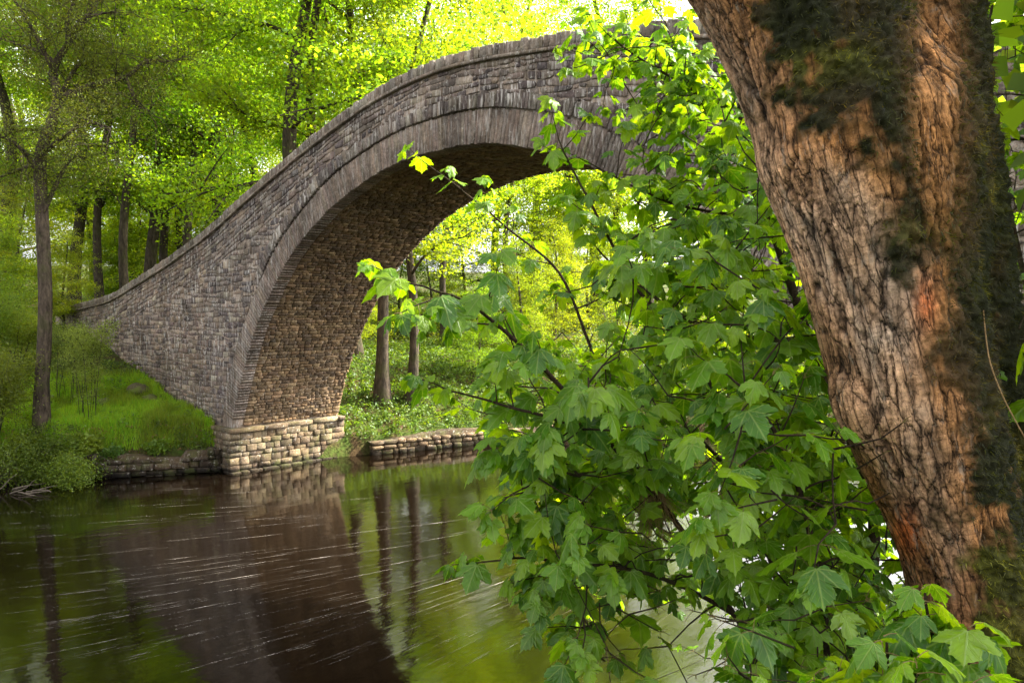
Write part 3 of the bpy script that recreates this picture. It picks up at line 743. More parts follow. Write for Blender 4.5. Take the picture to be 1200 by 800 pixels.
def grass(name, label, X, Y, h, tint, seed, lean=.35):
    g = np.random.default_rng(seed); n = len(X); Z = ground(X, Y)-.01
    P = np.stack([X, Y, Z], -1); a = g.uniform(0, 6.28, n); hh = h*g.uniform(.5, 1.3, n)
    hh *= .7+.6*np.clip(fbm(np.stack([X, Y, X*0], -1)*1.8, 2, seed)+.4, 0, 1)
    dx = np.stack([np.cos(a), np.sin(a), 0*a], -1); b = g.uniform(.1, lean, n)*hh; a2 = g.uniform(0, 6.28, n); lv = np.stack([np.cos(a2)*b, np.sin(a2)*b, hh], -1)
    w = .009
    V = np.stack([P-dx*w, P+dx*w, P+lv*.55*np.array([.6, .6, 1])+dx*w*.8, P+lv*.55*np.array([.6, .6, 1])-dx*w*.8, P+lv], 1).reshape(-1, 3)
    i = np.arange(n)*5; T = np.concatenate([np.stack([i, i+1, i+2], 1), np.stack([i, i+2, i+3], 1), np.stack([i+3, i+2, i+4], 1)])
    c = np.array(tint)*g.uniform(.65, 1.35, n)[:, None]; c[:, 0] *= g.uniform(.8, 1.5, n)
    pt = np.clip(fbm(np.stack([X, Y, X*0], -1)*1.1, 3, seed+3)*2.5+.3, 0, 1)[:, None]; c = c*(1-.5*pt)+np.array([.13, .13, .02])*.5*pt
    obj(name, mesh_from(name, V, tris=T, tint=np.repeat(c, 5, 0)), M_herb, label=label, kind='stuff')
n = 110000; Y = g.uniform(-8.5, -.15, n); X = xl(Y)-.62-g.beta(1, 1.6, n)*7.1
grass('grass', 'bright green grass on the terrace below the bridge wing', X, Y, .34, (.185, .34, .022), 41)  # blade tint lightened to stand in for sunlight the bridge blocks
NS_ = 700; Y = g.uniform(-8, -.2, 700); X = xl(Y)-g.uniform(.8, 8, 700)
herb_field('terrace_weeds', 'scattered broad-leaved weeds in the terrace grass', X, Y, 9, .09, .34, (.10, .17, .03), 36, .3)
n = 26000; Y = g.uniform(4.8, 22, n); X = xl(Y)-g.uniform(.6, 8, n)
Y = g.uniform(-9, -.2, 1500); X = xl(Y)-g.uniform(.55, 5, 1500)
herb_field('leaf_litter', 'brown dead leaves lying among the grass of the left bank', X, Y, 5, .07, .12, (.16, .09, .04), 37, .0)
grass('slope_grass', 'yellow-green grass tufts on the slope beyond the arch', X, Y, .38, (.09, .16, .012), 42, .9)
M_rock = stone_material('mossy rock', 0, .15, 1.0)
# boulders on the bank
def boulder(px, py, d, r, label, tint=(.13, .14, .05)):
    import bmesh
    p = at(px, py, d); z = float(ground(p[0], p[1])); bm = bmesh.new(); bmesh.ops.create_icosphere(bm, subdivisions=3, radius=1)
    V = np.array([v.co[:] for v in bm.verts]); s = np.array([1, .8, .6])*r; V2 = V*(1+.28*fbm(V*1.6, 3, int(px)))[:, None]*s; F = [tuple(v.index for v in f.verts) for f in bm.faces]; bm.free()
    mb = MB(); mb.add(V2, F, tint); obj('boulder', mb.mesh('boulder', True), M_rock, label=label, cat='boulder', loc=(p[0], p[1], z+.08*r))
boulder(124, 455, 29, .38, 'low mossy boulder on the bank just above the grass terrace')
boulder(162, 440, 30.2, .55, 'dark mossy rock heap end against the bridge wing, upper one', (.10, .09, .05))
boulder(176, 452, 29.6, .40, 'mossy rock at the foot of the bridge wing, middle one')
boulder(190, 459, 29.0, .35, 'small mossy rock at the foot of the bridge wing, lowest one')

# ------------------------------------------------------------------ foam on the river
def foam():
    m, t, out = newmat('river foam'); d = N(t, 'ShaderNodeBsdfDiffuse'); d.inputs['Color'].default_value = (.62, .56, .5, 1)
    tr = N(t, 'ShaderNodeBsdfTransparent'); ms = N(t, 'ShaderNodeMixShader')
    n = noise_n(t, mapping(t, (1, 1, 1), world=True), 2.2, 3, .6); a = attr(t)
    sep = N(t, 'ShaderNodeSeparateColor'); t.links.new(a, sep.inputs[0])
    t.links.new(math_n(t, 'MULTIPLY', ramp(t, n, [(.35, .1), (.65, 1.)]), sep.outputs[0]), ms.inputs[0])
    t.links.new(tr.outputs[0], ms.inputs[1]); t.links.new(d.outputs[0], ms.inputs[2]); t.links.new(ms.outputs[0], out.inputs[0])
    g = np.random.default_rng(77); V = []; F = []; T = []; k = 0
    def flow(x, y): return R_(np.interp(x, [-9, -5, -1, 2.5, 5, 9], [56, 62, 71, 84, 94, 100]))+.03*math.sin(y*.7+x)
    for _ in range(430):
        px = g.uniform(-40, 720); py = 545+255*g.beta(2.0, 1.5); dv = FW*FPX+RT*(px-600)-UP*(py-400)
        if dv[2] >= 0: continue
        P = CAM+dv*(-CAM[2]/dv[2]); x, y = P[0], P[1]
        if xl(y)-x > -.5 or x-xr(y) > -.5: continue
        dist = np.linalg.norm(P-CAM); L = g.uniform(.25, 2.2)*(1 if g.random() < .7 else 1.7); w = g.uniform(.0012, .0042)*(dist/13); n = 9; pts = []
        st = g.uniform(.06, .42)*(1 if g.random() < .85 else 2.2)
        for i in range(n):
            a = flow(x, y); pts.append((x, y, -math.sin(a), math.cos(a))); x += math.cos(a)*L/n; y += math.sin(a)*L/n
        for i, (a, b, nx, ny) in enumerate(pts):
            ww = w*math.sin(math.pi*(i+.5)/n)**.5; V += [(a+nx*ww, b+ny*ww, .006), (a-nx*ww, b-ny*ww, .006)]; T += [(st*math.sin(math.pi*(i+.3)/n),)*3]*2
            if i: F.append((k+2*i-2, k+2*i-1, k+2*i+1, k+2*i))
        k += 2*n
    obj('river_foam', mesh_from('river_foam', V, faces=F, tint=np.clip(np.array(T), 0, 1)), m, label='thin pale foam lines drifting on the river surface', kind='stuff')
foam()

# ------------------------------------------------------------------ sycamore leaves
_half = [(.0, .02), (.07, -.05), (.20, -.10), (.30, -.03), (.33, .05), (.42, .06), (.44, .13), (.55, .17), (.55, .26), (.64, .36), (.66, .52), (.56, .49), (.50, .53),
         (.42, .50), (.28, .47), (.32, .56), (.30, .64), (.33, .72), (.22, .78), (.17, .88), (.08, .92), (.0, 1.08)]
def leaf_mesh(seed, droop=.35, fold=.18):
    g = random.Random(seed); O = _half+[(-a, b) for a, b in _half[-2:0:-1]]
    O = [(a*(1+g.uniform(-.05, .05)), b*(1+g.uniform(-.04, .04))) for a, b in O]
    inner = [(a*.5, .28+(b-.28)*.5) for a, b in O]
    pts = np.array([(0, .28)]+inner+O); x, y = pts[:, 0], pts[:, 1]
    r = np.hypot(x, y); ang = np.abs(np.arctan2(np.abs(x), y+1e-6))
    vein = np.minimum(np.minimum(np.abs(ang), np.abs(ang-.72)), np.abs(ang-1.35))*r
    z = -droop*(y**2)*.55-fold*x*x*1.3+.22*vein*-1.0+np.array([g.uniform(-.02, .02) for _ in x])+.05*np.sin(x*7+seed)*np.abs(x)
    V = np.stack([x, y, z], -1); n = len(O); F = []
    for i in range(n):
        j = (i+1) % n; F += [(0, 1+i, 1+j), (1+i, 1+n+i, 1+n+j), (1+i, 1+n+j, 1+j)]
    return V, np.array(F)[:, ::-1], np.stack([x*.5/.7*1.0*.7/.5*.5+.5, y*.5], -1)
LEAVES = [leaf_mesh(s, d, f) for s, d, f in ((1, .3, .2), (2, .6, .3), (3, .15, .1), (4, .9, .45), (5, .45, .5), (6, .5, -.1))]
def leaf_frame(base, dirn, nrm):
    y = dirn/np.linalg.norm(dirn); z = nrm-y*(nrm@y); z /= np.linalg.norm(z)+1e-9; x = np.cross(y, z); return np.stack([x, y, z], 1)
TINTS = [(.096, .215, .005), (.125, .255, .006), (.180, .305, .008), (.060, .160, .005), (.145, .280, .007)]
LM = {}
def leaf_obj(i, k, Rm, base, s, parent, root, name='leaf'):
    if (i, k) not in LM:
        V, F, uv = LEAVES[i]; LM[(i, k)] = mesh_from('leaf', V, tris=F, tint=np.tile(TINTS[k], (len(V), 1)), uv=uv, smooth=True)
    from mathutils import Matrix
    o = obj(name, LM[(i, k)], M_syc, parent)
    M = Matrix([[*(Rm[r]*s), base[r]-root[r]] for r in range(3)]+[[0, 0, 0, 1]])
    o.matrix_local = M; return o
class Plant:
    def __init__(s, root, seed): s.root = np.array(root, float); s.stems = []; s.tw = MB(); s.pet = MB(); s.leaves = []; s.nodes = []; s.g = np.random.default_rng(seed)
    def stem(s, pts, r0, r1, n=7, k=6):
        P = smoothline(pts, k); P = P+np.cumsum(s.g.normal(size=P.shape), 0)*.0015; P[0] = pts[0]
        rr = np.linspace(r0, r1, len(P)); s.stems.append((P, rr, n)); 
        for i in range(len(P)): s.nodes.append((P[i], rr[i]))
        return P
    def leaf(s, p, d, size, droop=None):
        g = s.g; d = d/np.linalg.norm(d); pl = g.uniform(.35, .6)*size
        pd = d+np.array([0, 0, g.uniform(.0, .35)])+g.normal(size=3)*.12; pd /= np.linalg.norm(pd); b = p+pd*pl
        b = b+np.array([0, 0, -.12*pl]); s.pet.add(*tube([p, (p+b)/2+np.array([0, 0, .08*pl]), b], [.0016, .0013, .0013], 3, False), (.1, .1, .1))
        dr = R_(g.uniform(8, 62)) if droop is None else droop; h = np.array([pd[0], pd[1], 0]); h /= np.linalg.norm(h)+1e-9
        ld = h*math.cos(dr)+np.array([0, 0, -math.sin(dr)]); nr = h*math.sin(dr)+np.array([0, 0, math.cos(dr)])+g.normal(size=3)*.28
        s.leaves.append((int(g.integers(0, 6)), int(g.integers(0, 5)), b, ld, nr, size*g.uniform(.62, 1.18)))
    def spray(s, p, d, size, pairs=3, L=.26):
        """a shoot from p in direction d: opposite pairs of leaves, alternate pairs turned a quarter turn"""
        g = s.g; d = d/np.linalg.norm(d); q = [p]
        for i in range(pairs):
            d = d+g.normal(size=3)*.13+np.array([0, 0, .05]); d /= np.linalg.norm(d); q.append(q[-1]+d*L/pairs)
        s.tw.add(*tube(q, np.linspace(.0042, .0022, len(q)), 4, False), (.1, .1, .1))
        side = np.cross(d, [0, 0, 1]); side /= np.linalg.norm(side)+1e-9; up = np.cross(side, d)
        for i in range(1, len(q)):
            ax = side if i % 2 else (up*.7+side*.3*g.choice([-1, 1])); sz = size*(1-.16*(i-1))
            for sg in (-1, 1): s.leaf(q[i], ax*sg+d*.55, sz)
        s.leaf(q[-1], d, size*.72)
        s.leaf(q[-1], d+side*g.choice([-.6, .6]), size*.5)
    def reach(s, T, size, pairs=3, maxr=9, sag=.06):
        """grow a twig from the nearest stem node to T, then a spray"""
        g = s.g; A = np.array([n[0] for n in s.nodes]); D = np.linalg.norm(A-T, axis=1)+.25*np.maximum(0, A[:, 2]-T[2]); i = int(np.argmin(D)); p, r = s.nodes[i]; d = T-p; L = np.linalg.norm(d)
        if L > maxr: return
        if L > .12:
            m = max(3, int(L/.1)); wob = g.normal(size=3)*.07*L
            q = [p+d*t+wob*math.sin(t*3.14)+np.array([0, 0, sag*L*math.sin(t*3.14)]) for t in np.linspace(0, 1, m+1)]
            r1 = min(r*.7, .004+.006*L); s.tw.add(*tube(q, np.linspace(r1, .0035, len(q)), 5, False), (.1, .1, .1))
            for k, c in enumerate(q[1:]): s.nodes.append((c, r1*.7))
            d = q[-1]-q[-2]
        else: d = g.normal(size=3)
        hz = np.array([d[0], d[1], d[2]*.5]); s.spray(T, hz+g.normal(size=3)*np.linalg.norm(hz)*.35, size, pairs)
    def build(s, name, label, cat, limit=300, names=('stem', 'twig', 'petiole')):
        o = empty(name, label, cat, s.root)
        for P, rr, n in s.stems:
            mb = MB(); V, F = tube(P-s.root, rr, n); mb.add(V, F, (.1, .1, .1)); obj(names[0], mb.mesh(names[0], True), M_twig, o)
        for mb, nm, mt in ((s.tw, 'twig', M_twig), (s.pet, 'petiole', M_petiole)):
            if mb.n: mb.V = [v-s.root for v in mb.V]; obj(nm, mb.mesh(nm, True), mt, o, kind='stuff')
        sc = []
        for i, (a, k, b, ld, nr, sz) in enumerate(s.leaves):
            px, py, z = project(b+ld*sz*.5); vis = -20 < px < 1220 and -20 < py < 820 and z > .2
            sc.append((-(sz/z) if vis else 0, i))
        sc.sort(); pick = set(i for _, i in sc[:limit]); VV, FF, TT_, UU, n = [], [], [], [], 0
        for i, (a, k, b, ld, nr, sz) in enumerate(s.leaves):
            Rm = leaf_frame(b, ld, nr)
            if i in pick: leaf_obj(a, k, Rm, b, sz, o, s.root)
            else:
                V, F, uv = LEAVES[a]; VV.append((V*sz)@Rm.T+b-s.root); FF.append(F+n); UU.append(uv); n += len(V)
                TT_.append(np.tile(np.array(TINTS[k])*s.g.uniform(.8, 1.2), (len(V), 1)))
        if VV: obj('leaf', mesh_from('leaf', np.concatenate(VV), tris=np.concatenate(FF), tint=np.concatenate(TT_), uv=np.concatenate(UU), smooth=True), M_syc, o, kind='stuff')
        return o
def inpoly(x, y, P):
    c = False; j = len(P)-1
    for i in range(len(P)):
        if ((P[i][1] > y) != (P[j][1] > y)) and x < (P[j][0]-P[i][0])*(y-P[i][1])/(P[j][1]-P[i][1]+1e-9)+P[i][0]: c = not c
        j = i
    return c
def pts_(L): return [at(*p) for p in L]

def build_sapling():
    root = np.array([12.15, -7.3, 0]); root[2] = float(ground(root[0], root[1]))-.1
    S = Plant(root, 5); b = root
    fork = at(985, 930, 4.6); S.stem([b, (b+fork)/2+np.array([.1, 0, 0]), fork], .055, .045, 10)
    A = S.stem([fork]+pts_([(900, 780, 4.1), (840, 690, 3.8), (790, 605, 3.6), (720, 520, 3.3), (640, 430, 3.05), (590, 385, 2.95), (545, 350, 2.9), (497, 335, 2.9)]), .019, .004)
    Bs = S.stem([fork]+pts_([(930, 700, 4.7), (860, 560, 4.8), (770, 470, 4.9), (700, 420, 4.9), (688, 400, 4.9), (655, 320, 4.9), (600, 272, 5), (560, 238, 5), (508, 198, 5)]), .019, .004)
    Cs = S.stem([fork]+pts_([(1025, 640, 4.5), (1000, 520, 4.5), (950, 400, 4.5), (905, 270, 4.6), (872, 190, 4.7), (868, 110, 4.75), (880, 30, 4.8)]), .040, .014)
    D = S.stem(pts_([(872, 190, 4.7), (850, 130, 4.75), (800, 98, 4.8), (745, 65, 4.8), (712, 40, 4.8)]), .013, .005)
    E_ = S.stem(pts_([(897, 250, 4.6), (850, 250, 4.6), (790, 238, 4.55), (740, 215, 4.5), (690, 190, 4.5)]), .011, .004)
    F_ = S.stem([fork]+pts_([(930, 780, 3.7), (850, 715, 3.5), (760, 672, 3.4), (680, 658, 3.4), (615, 652, 3.4), (580, 655, 3.4)]), .014, .004)
    G = S.stem(pts_([(950, 400, 4.5), (880, 395, 4.3), (800, 370, 4.2), (740, 320, 4.2), (700, 255, 4.3), (665, 190, 4.4), (655, 165, 4.4)]), .014, .004)
    H = S.stem([fork]+pts_([(900, 640, 4.3), (860, 500, 4.2), (800, 395, 4.2), (740, 330, 4.3), (700, 290, 4.3)]), .022, .005)
    I = S.stem(pts_([(790, 605, 3.6), (740, 560, 3.4), (680, 560, 3.3), (625, 540, 3.2)]), .010, .004)
    J = S.stem(pts_([(720, 520, 3.3), (660, 495, 3.1), (600, 480, 3.0), (545, 465, 2.95)]), .009, .004)
    K = S.stem([fork]+pts_([(960, 700, 3.2), (930, 560, 3.0), (890, 480, 2.9), (850, 440, 2.9)]), .018, .004)
    g = S.g
    # sprays on the named stems: (stem, from fraction, count, size, pairs)
    for P, f0, n, sz, pr in ((A, .40, 12, .115, 3), (Bs, .62, 8, .105, 2), (D, .25, 10, .12, 3), (E_, .2, 8, .12, 3), (F_, .5, 8, .125, 3), (G, .3, 11, .12, 3), (H, .4, 8, .12, 3), (I, .2, 6, .13, 3), (J, .2, 7, .105, 3), (K, .4, 8, .145, 3)):
        for q in range(n):
            i = int((f0+(1-f0)*(q+.5)/n)*(len(P)-1)); t = P[min(i+1, len(P)-1)]-P[i-1]; t /= np.linalg.norm(t)
            side = np.cross(t, g.normal(size=3)); side /= np.linalg.norm(side); 
            if q == n-1: S.spray(P[-1], t, sz, pr, .2)
            else: S.spray(P[i], t*.5+side+np.array([0, 0, .25]), sz, pr-1 if g.random() < .5 else pr, g.uniform(.12, .3))
    main = [(800, 95), (870, 110), (905, 200), (945, 310), (970, 430), (1010, 520), (1055, 650), (1000, 700), (960, 830), (700, 830), (680, 740), (640, 640), (612, 560), (560, 470), (590, 420), (690, 430), (735, 380), (745, 300), (790, 240), (815, 170)]
    hole = [(728, 672), (800, 700), (850, 680), (868, 740), (860, 810), (690, 815), (705, 760)]
    def fill(poly, n, d0, d1, s0, s1, reject=None, rej=.0):
        xs = [p[0] for p in poly]; ys = [p[1] for p in poly]; k = 0; tr = 0
        while k < n and tr < 20000:
            tr += 1; x = g.uniform(min(xs), max(xs)); y = g.uniform(min(ys), max(ys))
            if not inpoly(x, y, poly): continue
            if reject and inpoly(x, y, reject) and g.random() < rej: continue
            S.reach(at(x, y, g.uniform(d0, d1)), g.uniform(s0, s1), int(g.integers(2, 4))); k += 1
    fill(main, 230, 4.0, 5.4, .085, .12, hole, .93)
    fill(main, 170, 3.0, 4.3, .10, .135, hole, .85)
    fill([(690, 300), (760, 260), (860, 180), (900, 300), (940, 480), (700, 480), (640, 420)], 50, 4.2, 5.2, .085, .11)
    fill([(600, 470), (700, 430), (760, 560), (720, 650), (640, 620)], 26, 3.0, 3.8, .12, .15)
    fill([(640, 640), (720, 600), (760, 700), (720, 790), (670, 740)], 22, 3.2, 4.0, .11, .14)
    fill([(850, 480), (1000, 500), (1040, 600), (900, 640), (830, 560)], 26, 2.6, 3.3, .12, .145)
    fill([(950, 540), (1035, 580), (1075, 700), (1010, 760), (930, 690)], 40, 3.7, 5.0, .11, .14)
    fill([(770, 130), (860, 140), (900, 260), (930, 380), (780, 330), (740, 240)], 50, 4.2, 5.2, .09, .12)
    fill([(700, 60), (790, 40), (840, 110), (800, 150), (730, 110)], 34, 4.5, 5.0, .085, .11)
    fill([(770, 20), (810, 40), (880, 130), (900, 200), (820, 210), (760, 170)], 46, 4.4, 5.1, .09, .115)
    fill([(860, 720), (1000, 720), (1000, 830), (860, 830)], 26, 2.2, 3.2, .11, .14)
    keep = []
    for L in S.leaves:
        px, py, dz = project(L[2])
        if dz < 3.2 and 150 < py < 640 and px > np.interp(py, [150, 300, 450, 640], [880, 930, 975, 1050]): continue
        keep.append(L) if not inpoly(px, py, hole) or g.random() < .28 else None
    S.leaves = keep
    return S.build('sycamore_sapling', 'large leafy young sycamore spreading over the water left of the great trunk', 'tree')
build_sapling()

def side_growth():
    root = np.array([14.6, -7.2, 0]); root[2] = float(ground(root[0], root[1]))-.05
    S = Plant(root, 9); g = S.g
    S.stem([root, at(1290, 700, 4.8), at(1225, 430, 4.6), at(1185, 250, 4.5), at(1165, 150, 4.5), at(1160, 60, 4.5), at(1170, -60, 4.5)], .022, .006)
    S.stem([at(1185, 250, 4.5), at(1155, 130, 4.4), at(1150, 80, 4.4), at(1152, 20, 4.4)], .009, .005)
    S.stem([at(1290, 700, 4.8), at(1240, 500, 3.6), at(1215, 420, 3.4), at(1190, 330, 3.3)], .012, .005)
    for _ in range(95):
        S.reach(at(g.uniform(1150, 1270), g.uniform(-70, 400), g.uniform(4.2, 5.4)), g.uniform(.1, .13), int(g.integers(1, 3)))
    for _ in range(9):
        S.reach(at(g.uniform(1175, 1230), g.uniform(290, 500), g.uniform(3.0, 3.6)), g.uniform(.12, .15), 2)
    return S.build('sycamore_sapling', 'thin sycamore shoot seen to the right of the great trunk', 'tree')
side_growth()

def sprout():
    root = np.array(at(1085, 905, 2.0)); root[2] = 3.85
    S = Plant(root, 12); g = S.g
    st = [S.stem([root, at(1095, 860, 1.85), at(1095, 770, 1.75), at(1080, 692, 1.71)], .008, .003), S.stem([root, at(1130, 830, 1.75), at(1135, 737, 1.66)], .007, .003), S.stem([root, at(1045, 840, 1.7), at(1035, 748, 1.63)], .007, .003)]
    def tuft(px, py, d, n, s0):
        c = at(px, py, d)
        for k in range(n):
            a = k*2.4+g.uniform(-.3, .3); rad = .35+.65*k/n
            dv = RT*math.cos(a)-np.array([FW[0], FW[1], 0])*math.sin(a)*.9
            S.leaf(c+np.array([0, 0, -.055*k/n*2]), dv*rad+np.array([0, 0, .2*(1-rad)]), s0*(.72+.38*k/n), droop=R_(g.uniform(18, 42)+30*k/n))
    tuft(1080, 690, 1.70, 13, .098); tuft(1135, 735, 1.64, 11, .108); tuft(1035, 745, 1.62, 9, .10); tuft(955, 790, 1.75, 9, .11); tuft(1075, 770, 1.52, 10, .112); tuft(1140, 800, 1.5, 6, .11); tuft(1010, 810, 1.55, 6, .105)
    S.stem([root, at(1000, 880, 1.85), at(955, 825, 1.76)], .006, .003)
    return S.build('sycamore_sprout', 'bright fresh sycamore sprout in front of the base of the great trunk', 'sprout')
sprout()

# dry debris caught on the sapling's stem
def debris():
    c = at(768, 572, 3.52); D = MB(); g = np.random.default_rng(4)
    for k in range(150):
        p = c+g.normal(size=3)*np.array([.02, .02, .02]); L = g.uniform(.08, .36); q = [p]; d = np.array([0, 0, -1.])+g.normal(size=3)*.25
        for i in range(5): d = d+g.normal(size=3)*.22+np.array([.06, 0, 0]); q.append(q[-1]+d/np.linalg.norm(d)*L/5)
        D.add(*tube(np.array(q)-c, np.linspace(.0016, .0008, 6), 3, False), (.1, .1, .1))
    obj('dry_grass_tangle', D.mesh('dry_grass_tangle'), M_debris, label='tangle of dry brown grass caught on a sapling stem by a flood', cat='debris', loc=c)
debris()

# ------------------------------------------------------------------ the great sycamore trunk
def build_trunk():
    import bmesh
    base = np.array(at(1240, 1010, 3.0)); base[2] = 3.7
    Tt = empty('sycamore_tree', 'great leaning sycamore with cracked brown bark and dark moss at the right', 'tree', base)
    mb = MB()
    def limb(L, n=24): 
        A = np.array([[*at(a, b, d), r] for a, b, d, r in L]); Q = smoothline(A, 8); mb.add(*tube(Q[:, :3]-base, Q[:, 3], n), (0, 0, 0))
    limb([(1262, 1120, 3.05, .60), (1225, 940, 3.02, .40), (1180, 800, 3.0, .30), (1128, 640, 2.97, .235), (1074, 475, 2.92, .275), (1036, 310, 2.9, .305), (1012, 170, 2.9, .395), (965, 75, 2.9, .33), (895, -30, 2.9, .27), (800, -170, 2.9, .25), (700, -330, 3.0, .22), (600, -520, 3.1, .18)])
    limb([(1130, 560, 3.12, .20), (1100, 400, 3.1, .17), (1092, 230, 3.08, .20), (1098, 100, 3.08, .185), (1095, 0, 3.1, .165), (1090, -150, 3.15, .19), (1110, -400, 3.3, .17), (1200, -700, 3.5, .15)])
    limb([(1270, 1000, 3.55, .5), (1245, 800, 3.45, .28), (1190, 600, 3.35, .18), (1152, 450, 3.3, .17), (1130, 300, 3.3, .17), (1115, 150, 3.25, .16)])
    limb([(1065, 560, 2.95, .10), (1030, 500, 2.88, .12), (1015, 455, 2.88, .135), (1030, 400, 2.95, .12)], 16)      # burr on the left side
    limb([(1030, 150, 3.05, .2), (1035, 40, 3.1, .16), (1030, -60, 3.2, .2)], 16)
    tmp = bpy.data.objects.new('trunk', mb.mesh('trunk')); COL.objects.link(tmp)
    md = tmp.modifiers.new('r', 'REMESH'); md.mode = 'VOXEL'; md.voxel_size = .0075; md.use_smooth_shade = True
    ms = tmp.modifiers.new('s', 'SMOOTH'); ms.factor = .5; ms.iterations = 14
    dg = bpy.context.evaluated_depsgraph_get(); me = bpy.data.meshes.new_from_object(tmp.evaluated_get(dg))
    bpy.data.objects.remove(tmp)
    n = len(me.vertices); V = np.empty(n*3, np.float32); me.vertices.foreach_get('co', V); V = V.reshape(-1, 3).astype(float)
    Nn = np.empty(n*3, np.float32); me.vertex_normals.foreach_get('vector', Nn); Nn = Nn.reshape(-1, 3).astype(float)
    W = V+base; px, py, z = project(W)
    ax = at(1050, 200, 2.9)-at(1150, 640, 2.97); ax /= np.linalg.norm(ax); e1 = np.cross(ax, [0, 0, 1.]); e1 /= np.linalg.norm(e1); e2 = np.cross(ax, e1)
    Q = np.stack([W@e1, W@e2, W@ax], -1)
    # large lumps, then long plates parted by cracks
    dsp = .020*fbm(Q*np.array([2.2, 2.2, 1.3]), 3, 3)
    wq = Q*np.array([15, 15, 2.3])+np.stack([fbm(Q*5, 3, 20), fbm(Q*5, 3, 21), fbm(Q*5, 3, 22)], -1)*.75
    F1, F2, ID = voro(wq, 50); cr = np.clip((F2-F1)/.11, 0, 1)
    wq2 = Q*np.array([30, 30, 9])+np.stack([fbm(Q*11, 2, 30), fbm(Q*11, 2, 31), fbm(Q*11, 2, 32)], -1)*1.3
    G1, G2, ID2 = voro(wq2, 60); cr2 = np.clip((G2-G1)/.12, 0, 1)
    # furrows: isolines of stretched noise
    fr = np.abs(fbm(Q*np.array([8, 8, 1.1])+wq*.10, 3, 70)); fur = np.clip(fr/.05, 0, 1)**.7
    mossn = fbm(W*3.2, 4, 90); mossf = fbm(W*14, 3, 91)
    line = np.interp(py, [-200, 0, 150, 250, 330, 450, 520, 600, 700, 800, 1000], [900, 905, 905, 1030, 1052, 1078, 1100, 1108, 1122, 1140, 1200])
    mo = np.clip((px-line)/45+mossn*2.4+mossf*1.6, 0, 1)**1.3
    patch = np.exp(-(((px-1098)/26)**2+((py-115)/140)**2)); mo = np.clip(mo-patch*1.3, 0, 1)
    patch = np.exp(-(((px-1095)/32)**2+((py-495)/45)**2))+np.exp(-(((px-1088)/22)**2+((py-355)/40)**2)); mo = np.clip(mo-patch*.9, 0, 1)
    plate = (1-mo)
    fine = noise(Q*np.array([26, 26, 130]), 98)
    bark = (.006*(cr-1)+.002*(cr2-1)+.017*(fur-1)+.008*(ID-.5)+.0012*fine)*(.35+.65*plate)
    mossd = mo*(.018*fbm(W*22, 3, 95)+.014*noise(W*60, 96)+.012*noise(W*34, 99)+.01)
    dsp = dsp+bark+mossd+.0015*noise(Q*np.array([90, 90, 40]), 97)
    V2 = V+Nn*dsp[:, None]; me.vertices.foreach_set('co', V2.astype(np.float32).ravel())
    # bark colours, with the sky-lit pink of the left flank painted in
    pink = np.array([.34, .225, .155]); orange = np.array([.27, .13, .05]); brown = np.array([.13, .08, .045]); grey = np.array([.30, .24, .20])
    k1 = np.clip(fbm(Q*np.array([3, 3, 1.4]), 3, 101)*1.8+.40+(px-line+70)/200, 0, 1)[:, None]
    c = pink*(1-k1)+orange*k1; kg = np.clip(fbm(Q*np.array([16, 16, 5]), 3, 102)*1.8+.2, 0, 1)[:, None]*(1-k1); c = c*(1-kg*.7)+grey*kg*.7
    k2 = np.clip(fbm(Q*np.array([7, 7, 3]), 4, 103)*2.2, 0, 1)[:, None]; c = c*(1-k2*.55)+brown*k2*.55
    red = (np.exp(-(((px-1062)/16)**2+((py-625)/28)**2))*.9+np.exp(-(((px-1085)/13)**2+((py-355)/26)**2))*.7)[:, None]; c = c*(1-red)+np.array([.42, .10, .025])*red
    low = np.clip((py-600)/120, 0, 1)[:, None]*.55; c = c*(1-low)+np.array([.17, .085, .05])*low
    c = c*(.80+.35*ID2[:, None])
    c = c*np.array([1.62, 1.55, 1.45])
    dk = (1-fur)*.95+(1-cr)*.7+(1-cr2)*.35*ID; c = c*(1-np.clip(dk, 0, .95)[:, None]*.9)      # darker along the cracks and furrows
    mc = np.array([.016, .018, .006])+(np.clip(fbm(W*5, 3, 110)*1.6+np.clip((py-480)/300, -.35, .6), 0, 1)[:, None])*np.array([.060, .060, .004]); mc = mc*(1+.5*noise(W*70, 111)[:, None])
    brm = np.clip(fbm(W*5, 3, 112)*2, 0, 1)[:, None]; mc = mc*(1-brm*.5)+np.array([.06, .038, .018])*brm*.5
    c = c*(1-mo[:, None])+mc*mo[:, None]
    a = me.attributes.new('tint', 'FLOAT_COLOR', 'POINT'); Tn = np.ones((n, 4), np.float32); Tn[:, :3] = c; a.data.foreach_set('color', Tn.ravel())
    me.update(); me.polygons.foreach_set('use_smooth', np.ones(len(me.polygons), bool))
    bq = me.attributes.new('grain', 'FLOAT_VECTOR', 'POINT'); bq.data.foreach_set('vector', Q.astype(np.float32).ravel())
    pm = me.attributes.new('mossy', 'FLOAT', 'POINT'); pm.data.foreach_set('value', mo.astype(np.float32))
    m, t, out = newmat('sycamore bark'); p = N(t, 'ShaderNodeBsdfPrincipled'); p.inputs['Roughness'].default_value = .9; p.inputs['Specular IOR Level'].default_value = .2
    wv = mapping(t, (1, 1, 1), world=True); n1 = noise_n(t, wv, 45, 6, .75); c = mix(t, 1., attr(t), ramp(t, n1, [(.3, .6), (.7, 1.45)]), 'MULTIPLY')
    n2 = noise_n(t, wv, 150, 4, .7); h = math_n(t, 'ADD', n1, math_n(t, 'MULTIPLY', n2, .4))
    ga = N(t, 'ShaderNodeAttribute'); ga.attribute_name = 'grain'; ma = N(t, 'ShaderNodeAttribute'); ma.attribute_name = 'mossy'
